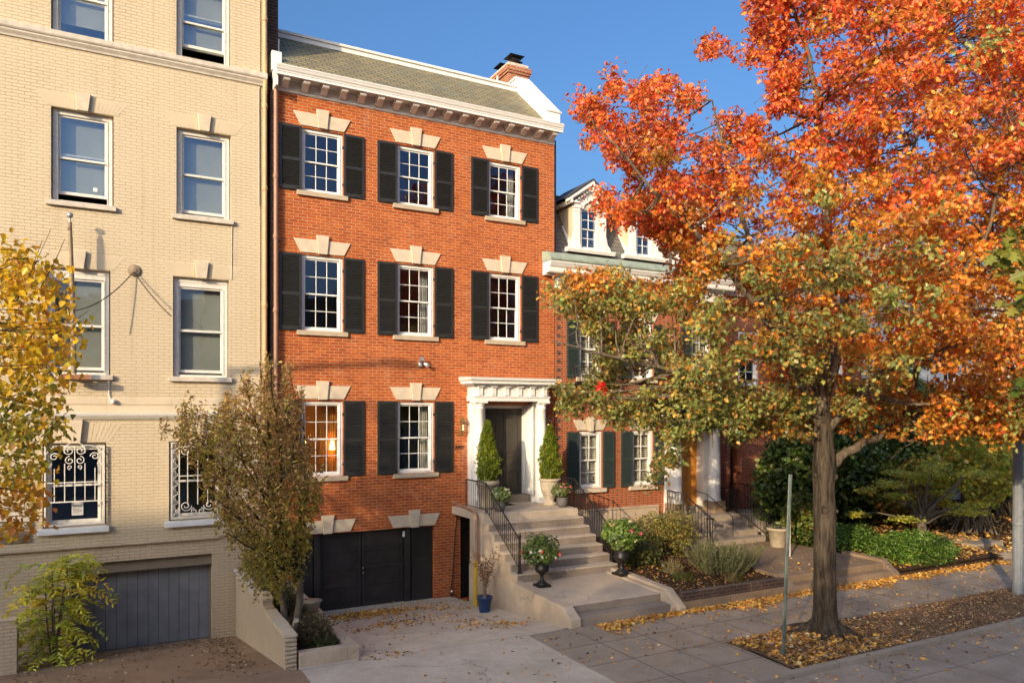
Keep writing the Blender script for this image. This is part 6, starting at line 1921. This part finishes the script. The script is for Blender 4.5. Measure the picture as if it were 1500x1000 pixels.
def uch(m, a, b, w_=.030):
    a, b = np.array(a), np.array(b); d = nrm((b-a)[None])[0]
    for s in (-1, 1):
        q = CR*w_*s
        vs = [a+q*1.0, a+q*.62, a+q*.62-CF*.018, a+q*1.0-CF*.0]
        vs = [tuple(p) for p in [a+q, a+q*.6, a+q*.6-CF*.022, a+q-CF*.016]] + [tuple(p) for p in [b+q, b+q*.6, b+q*.6-CF*.022, b+q-CF*.016]]
        m.add(vs, [(0,1,2,3), (7,6,5,4), (0,4,5,1), (1,5,6,2), (2,6,7,3), (3,7,4,0)])
    vs = [tuple(p) for p in [a-CR*w_*.6, a+CR*w_*.6, a+CR*w_*.6-CF*.006, a-CR*w_*.6-CF*.006]] + [tuple(p) for p in [b-CR*w_*.6, b+CR*w_*.6, b+CR*w_*.6-CF*.006, b-CR*w_*.6-CF*.006]]
    m.add(vs, [(0,1,2,3), (7,6,5,4), (0,4,5,1), (1,5,6,2), (2,6,7,3), (3,7,4,0)])
uch(m, (6.64,-8.97,-.1), (6.87,-8.93,3.07))
o = m.build('sign_post', M['greenpost']); tag(o, 'leaning green metal sign post without a sign in the leaf litter', 'sign post')
m = MB(); m.box(12.26, 12.33, -4.12, -4.09, .36, 1.72); o = m.build('marker_stake', M['whiteold'], None, .004); tag(o, 'pale upright stake on the terrace just behind the green sign post', 'stake')
m = MB(); a = np.array([3.2,16,14.3]); m.tube([(14,18,16.2), (30,18,15.6), (46,18,16.0)], .03, 5); o = m.build('utility_wire', M['iron']); tag(o, 'thin dark wire crossing the sky behind the oak crown', 'wire')

# =================================================================== ACROSS THE STREET (seen only in the panes; shades the lower storeys)
def opp_house(x0, x1, h, mat, label, y0=-36):
    o = empty('row_house', ((x0+x1)/2, y0, 0), label, 'house', 'row houses across the street')
    m = MB(); m.box(x0, x1, y0-12, y0, -.2, h); m.box(x0-.0, x1+.0, y0, y0+.35, h-.5, h+.1); m.build('wall', mat, o)
    m = MB()
    n = max(2, int((x1-x0)/2.6)); f = int(h/3.3)
    for i in range(n):
        for j in range(f):
            xx = x0+(x1-x0)*(i+.5)/n; z_ = 1.2+j*3.3
            m.box(xx-.55, xx+.55, y0+.001, y0+.05, z_, z_+1.8)
    w_ = m.build('window_rows', M['skyglass'], o); w_['kind'] = 'stuff'
opp_house(-90, -50, 19.6, M['oppbrick'], 'brick apartment house across the street, farthest west')
opp_house(-49.8, -36, 14.6, M['oppcream'], 'pale apartment house across the street facing the cream house')
opp_house(-35.8, -14, 13.6, M['oppbrick'], 'brick apartment house across the street left of the camera')
opp_house(-10, 2, 11.5, M['oppcream'], 'pale row house across the street behind the camera')
opp_house(2.2, 16, 12.5, M['oppbrick'], 'brick row house across the street right of the camera')
opp_house(16.2, 34, 11.0, M['oppcream'], 'low pale row house across the street')
opp_house(34.2, 60, 12.0, M['oppbrick'], 'brick row house across the street, farthest east')
def opp_tree(x, y, top, r, seed, label, n=1900, size=.34):
    rg = np.random.default_rng(seed)
    o = empty('street_tree', (x,y,0), label, 'tree', 'street trees across the road')
    c = np.array([x,y,top-r*1.15])
    P = blob_pts(rg, n, (0,0,0), (1,1,1), .4); d = nrm(P); P = c + P*(1+.34*field(d*4,1.3,seed))[:, None]*np.array([r,r*.8,r*1.15])
    leaves('crown', M['leaf'], o, P, rg.uniform(.6,1.2,n)*size, jit(rg, pal(rg, [(.30,.20,.05), (.20,.18,.05), (.40,.20,.05)], [1,1,1], n)), T_OAK, seed=seed)
    m = MB(); m.tube([(x,y,-.1), (x+.1,y,top*.35), (x,y,top*.75)], [.28,.2,.08], 10)
    m.build('trunk', M['greybark'], o)
TR = [(-58,14.8,4.2), (-51.5,15.8,3.8), (-45.5,16.0,3.0), (-39.5,16.8,3.3), (-32.5,16.5,3.9), (-26.5,14.2,3.2), (-21,12.6,3.4), (-15.5,11.6,3.2), (-10,11.0,3.2)]
for i, (x, top, r) in enumerate(TR):
    opp_tree(x, -29.5, top, r, 200+i, 'street tree %s across the road shading the lower storeys' % ['farthest west','second from the west','third from the west','fourth from the west, low and round','fifth from the west','sixth from the west','seventh from the west','near the gap','nearest the camera'][i])

# =================================================================== FALLEN LEAVES
def gz(x, y):
    if y < -9.66: return -.056
    if y < -9.51 and x > 5.3: return .026
    if y < -7.9: return tree_mound(x, y)+.010 if x > 6.4 else .006
    if y < -5.87: return .006
    if x < -.8: return -.01 - (.99)*(y+5.7)/6.1 + .006
    if x < 4.4: return .006 - .692*(y+5.8)/6.1
    if 7.2 < x < 10.28: return bed(x, y)+.016
    if 10.5 < x < 14: return .34 if y > -5.42 else .17
    if x > 14.17: return bed2(x, y)+.02
    return None
def litter(name, label, n, gen, cols, wts, smin, smax, seed, T=T_OVATE):
    rg = np.random.default_rng(seed); P = []
    while len(P) < n:
        x, y = gen(rg); z_ = gz(x, y)
        if z_ is None: continue
        P.append((x, y, z_+rg.random()*.012))
    o = leaves(name, M['dead'], None, P, rg.uniform(smin, smax, n), jit(rg, pal(rg, cols, wts, n), .2), T, bias=(0,0,2.0), rnd=.75, seed=seed)
    tag(o, label, 'fallen leaves', kind='stuff')
TAN = [(.66,.33,.06), (.74,.43,.09), (.48,.22,.05), (.30,.15,.06), (.60,.44,.20), (.16,.09,.045)]
W_ = [4,3,3,2,1.5,1.5]
litter('fallen_leaves', 'drift of orange fallen leaves along the garden edging on the sidewalk', 6200, lambda g: (lambda x: (x, -5.93-abs(g.normal())*(.07+.16*abs(math.sin(x*.9)+.5*math.sin(x*2.3)))))(g.uniform(4.9, 18.5)), TAN, [5,4,3,1.5,1,.6], .05, .09, 301)
litter('fallen_leaves', 'scattered tan leaves over the garage driveway', 1300, lambda g, cc=[(random.uniform(.5,4.2), -abs(random.gauss(0,2.6))-.4, random.uniform(.15,.6)) for _ in range(34)]: (lambda c: (min(4.3, c[0]+g.normal()*c[2]*1.4), c[1]+g.normal()*c[2]*.7))(cc[g.integers(0,34)]), TAN, W_, .04, .08, 302)
litter('fallen_leaves', 'heap of orange leaves blown against the black garage door', 900, lambda g: (1.7+g.normal()*.6, -1.1+g.normal()*.26), TAN, [5,4,3,1.5,1,.6], .05, .085, 303)
litter('fallen_leaves', 'leaves strewn over the sidewalk slabs', 900, lambda g: (g.uniform(2.5, 22), g.uniform(-9.4, -5.9) if g.random() < .3 else g.uniform(-7.9, -5.9)), TAN, W_, .04, .075, 304)
litter('fallen_leaves', 'thick leaves on the mulch around the oak trunk', 2400, lambda g: (6.45+abs(g.normal())*1.5, g.uniform(-9.5, -7.92)), TAN+[(.60,.50,.32)], [3,2,3,3.5,1.5,3,1.2], .045, .10, 305)
litter('fallen_leaves', 'thin chips and leaves on the mulch strip farther along', 8000, lambda g: (g.uniform(7.6, 21), g.uniform(-9.5, -7.92)), [(.50,.30,.15), (.62,.43,.24), (.32,.17,.08), (.6,.34,.12)], [3,2,3,1], .03, .06, 306, T_SMALL)
litter('fallen_leaves', 'orange leaf litter on the bank under the small maple', 3800, lambda g: (g.uniform(14.4, 25), g.uniform(-5.8, -1.5)), TAN, [4,4,3,1,2,.5], .07, .12, 307)
litter('fallen_leaves', 'dull leaves on the soil of the garden bed', 1500, lambda g: (g.uniform(7.3, 10.2), g.uniform(-5.6, -.5)), TAN, [1,1,3,4,.5,3], .04, .07, 308)
litter('fallen_leaves', 'brown leaves on the sunken driveway before the blue grey garage', 1100, lambda g: (g.uniform(-5.6, -.95), g.uniform(-5.6, -.05)) if g.random() < .45 else ((-1.15-abs(g.normal())*.30, g.uniform(-5.0, -.1)) if g.random() < .6 else (g.uniform(-5.5,-1), -.05-abs(g.normal())*.3)), [(.30,.20,.11), (.42,.30,.17), (.20,.12,.07)], [3,2,3], .04, .07, 309)
litter('fallen_leaves', 'few leaves along the kerb and on the road', 420, lambda g: (g.uniform(5, 20), -9.6-abs(g.normal())*.5), TAN, W_, .04, .08, 310)
litter('fallen_leaves', 'leaves on the neighbouring terrace and its steps', 420, lambda g: (g.uniform(10.6, 13.9), g.uniform(-5.9, -1.5)), TAN, W_, .04, .075, 311)
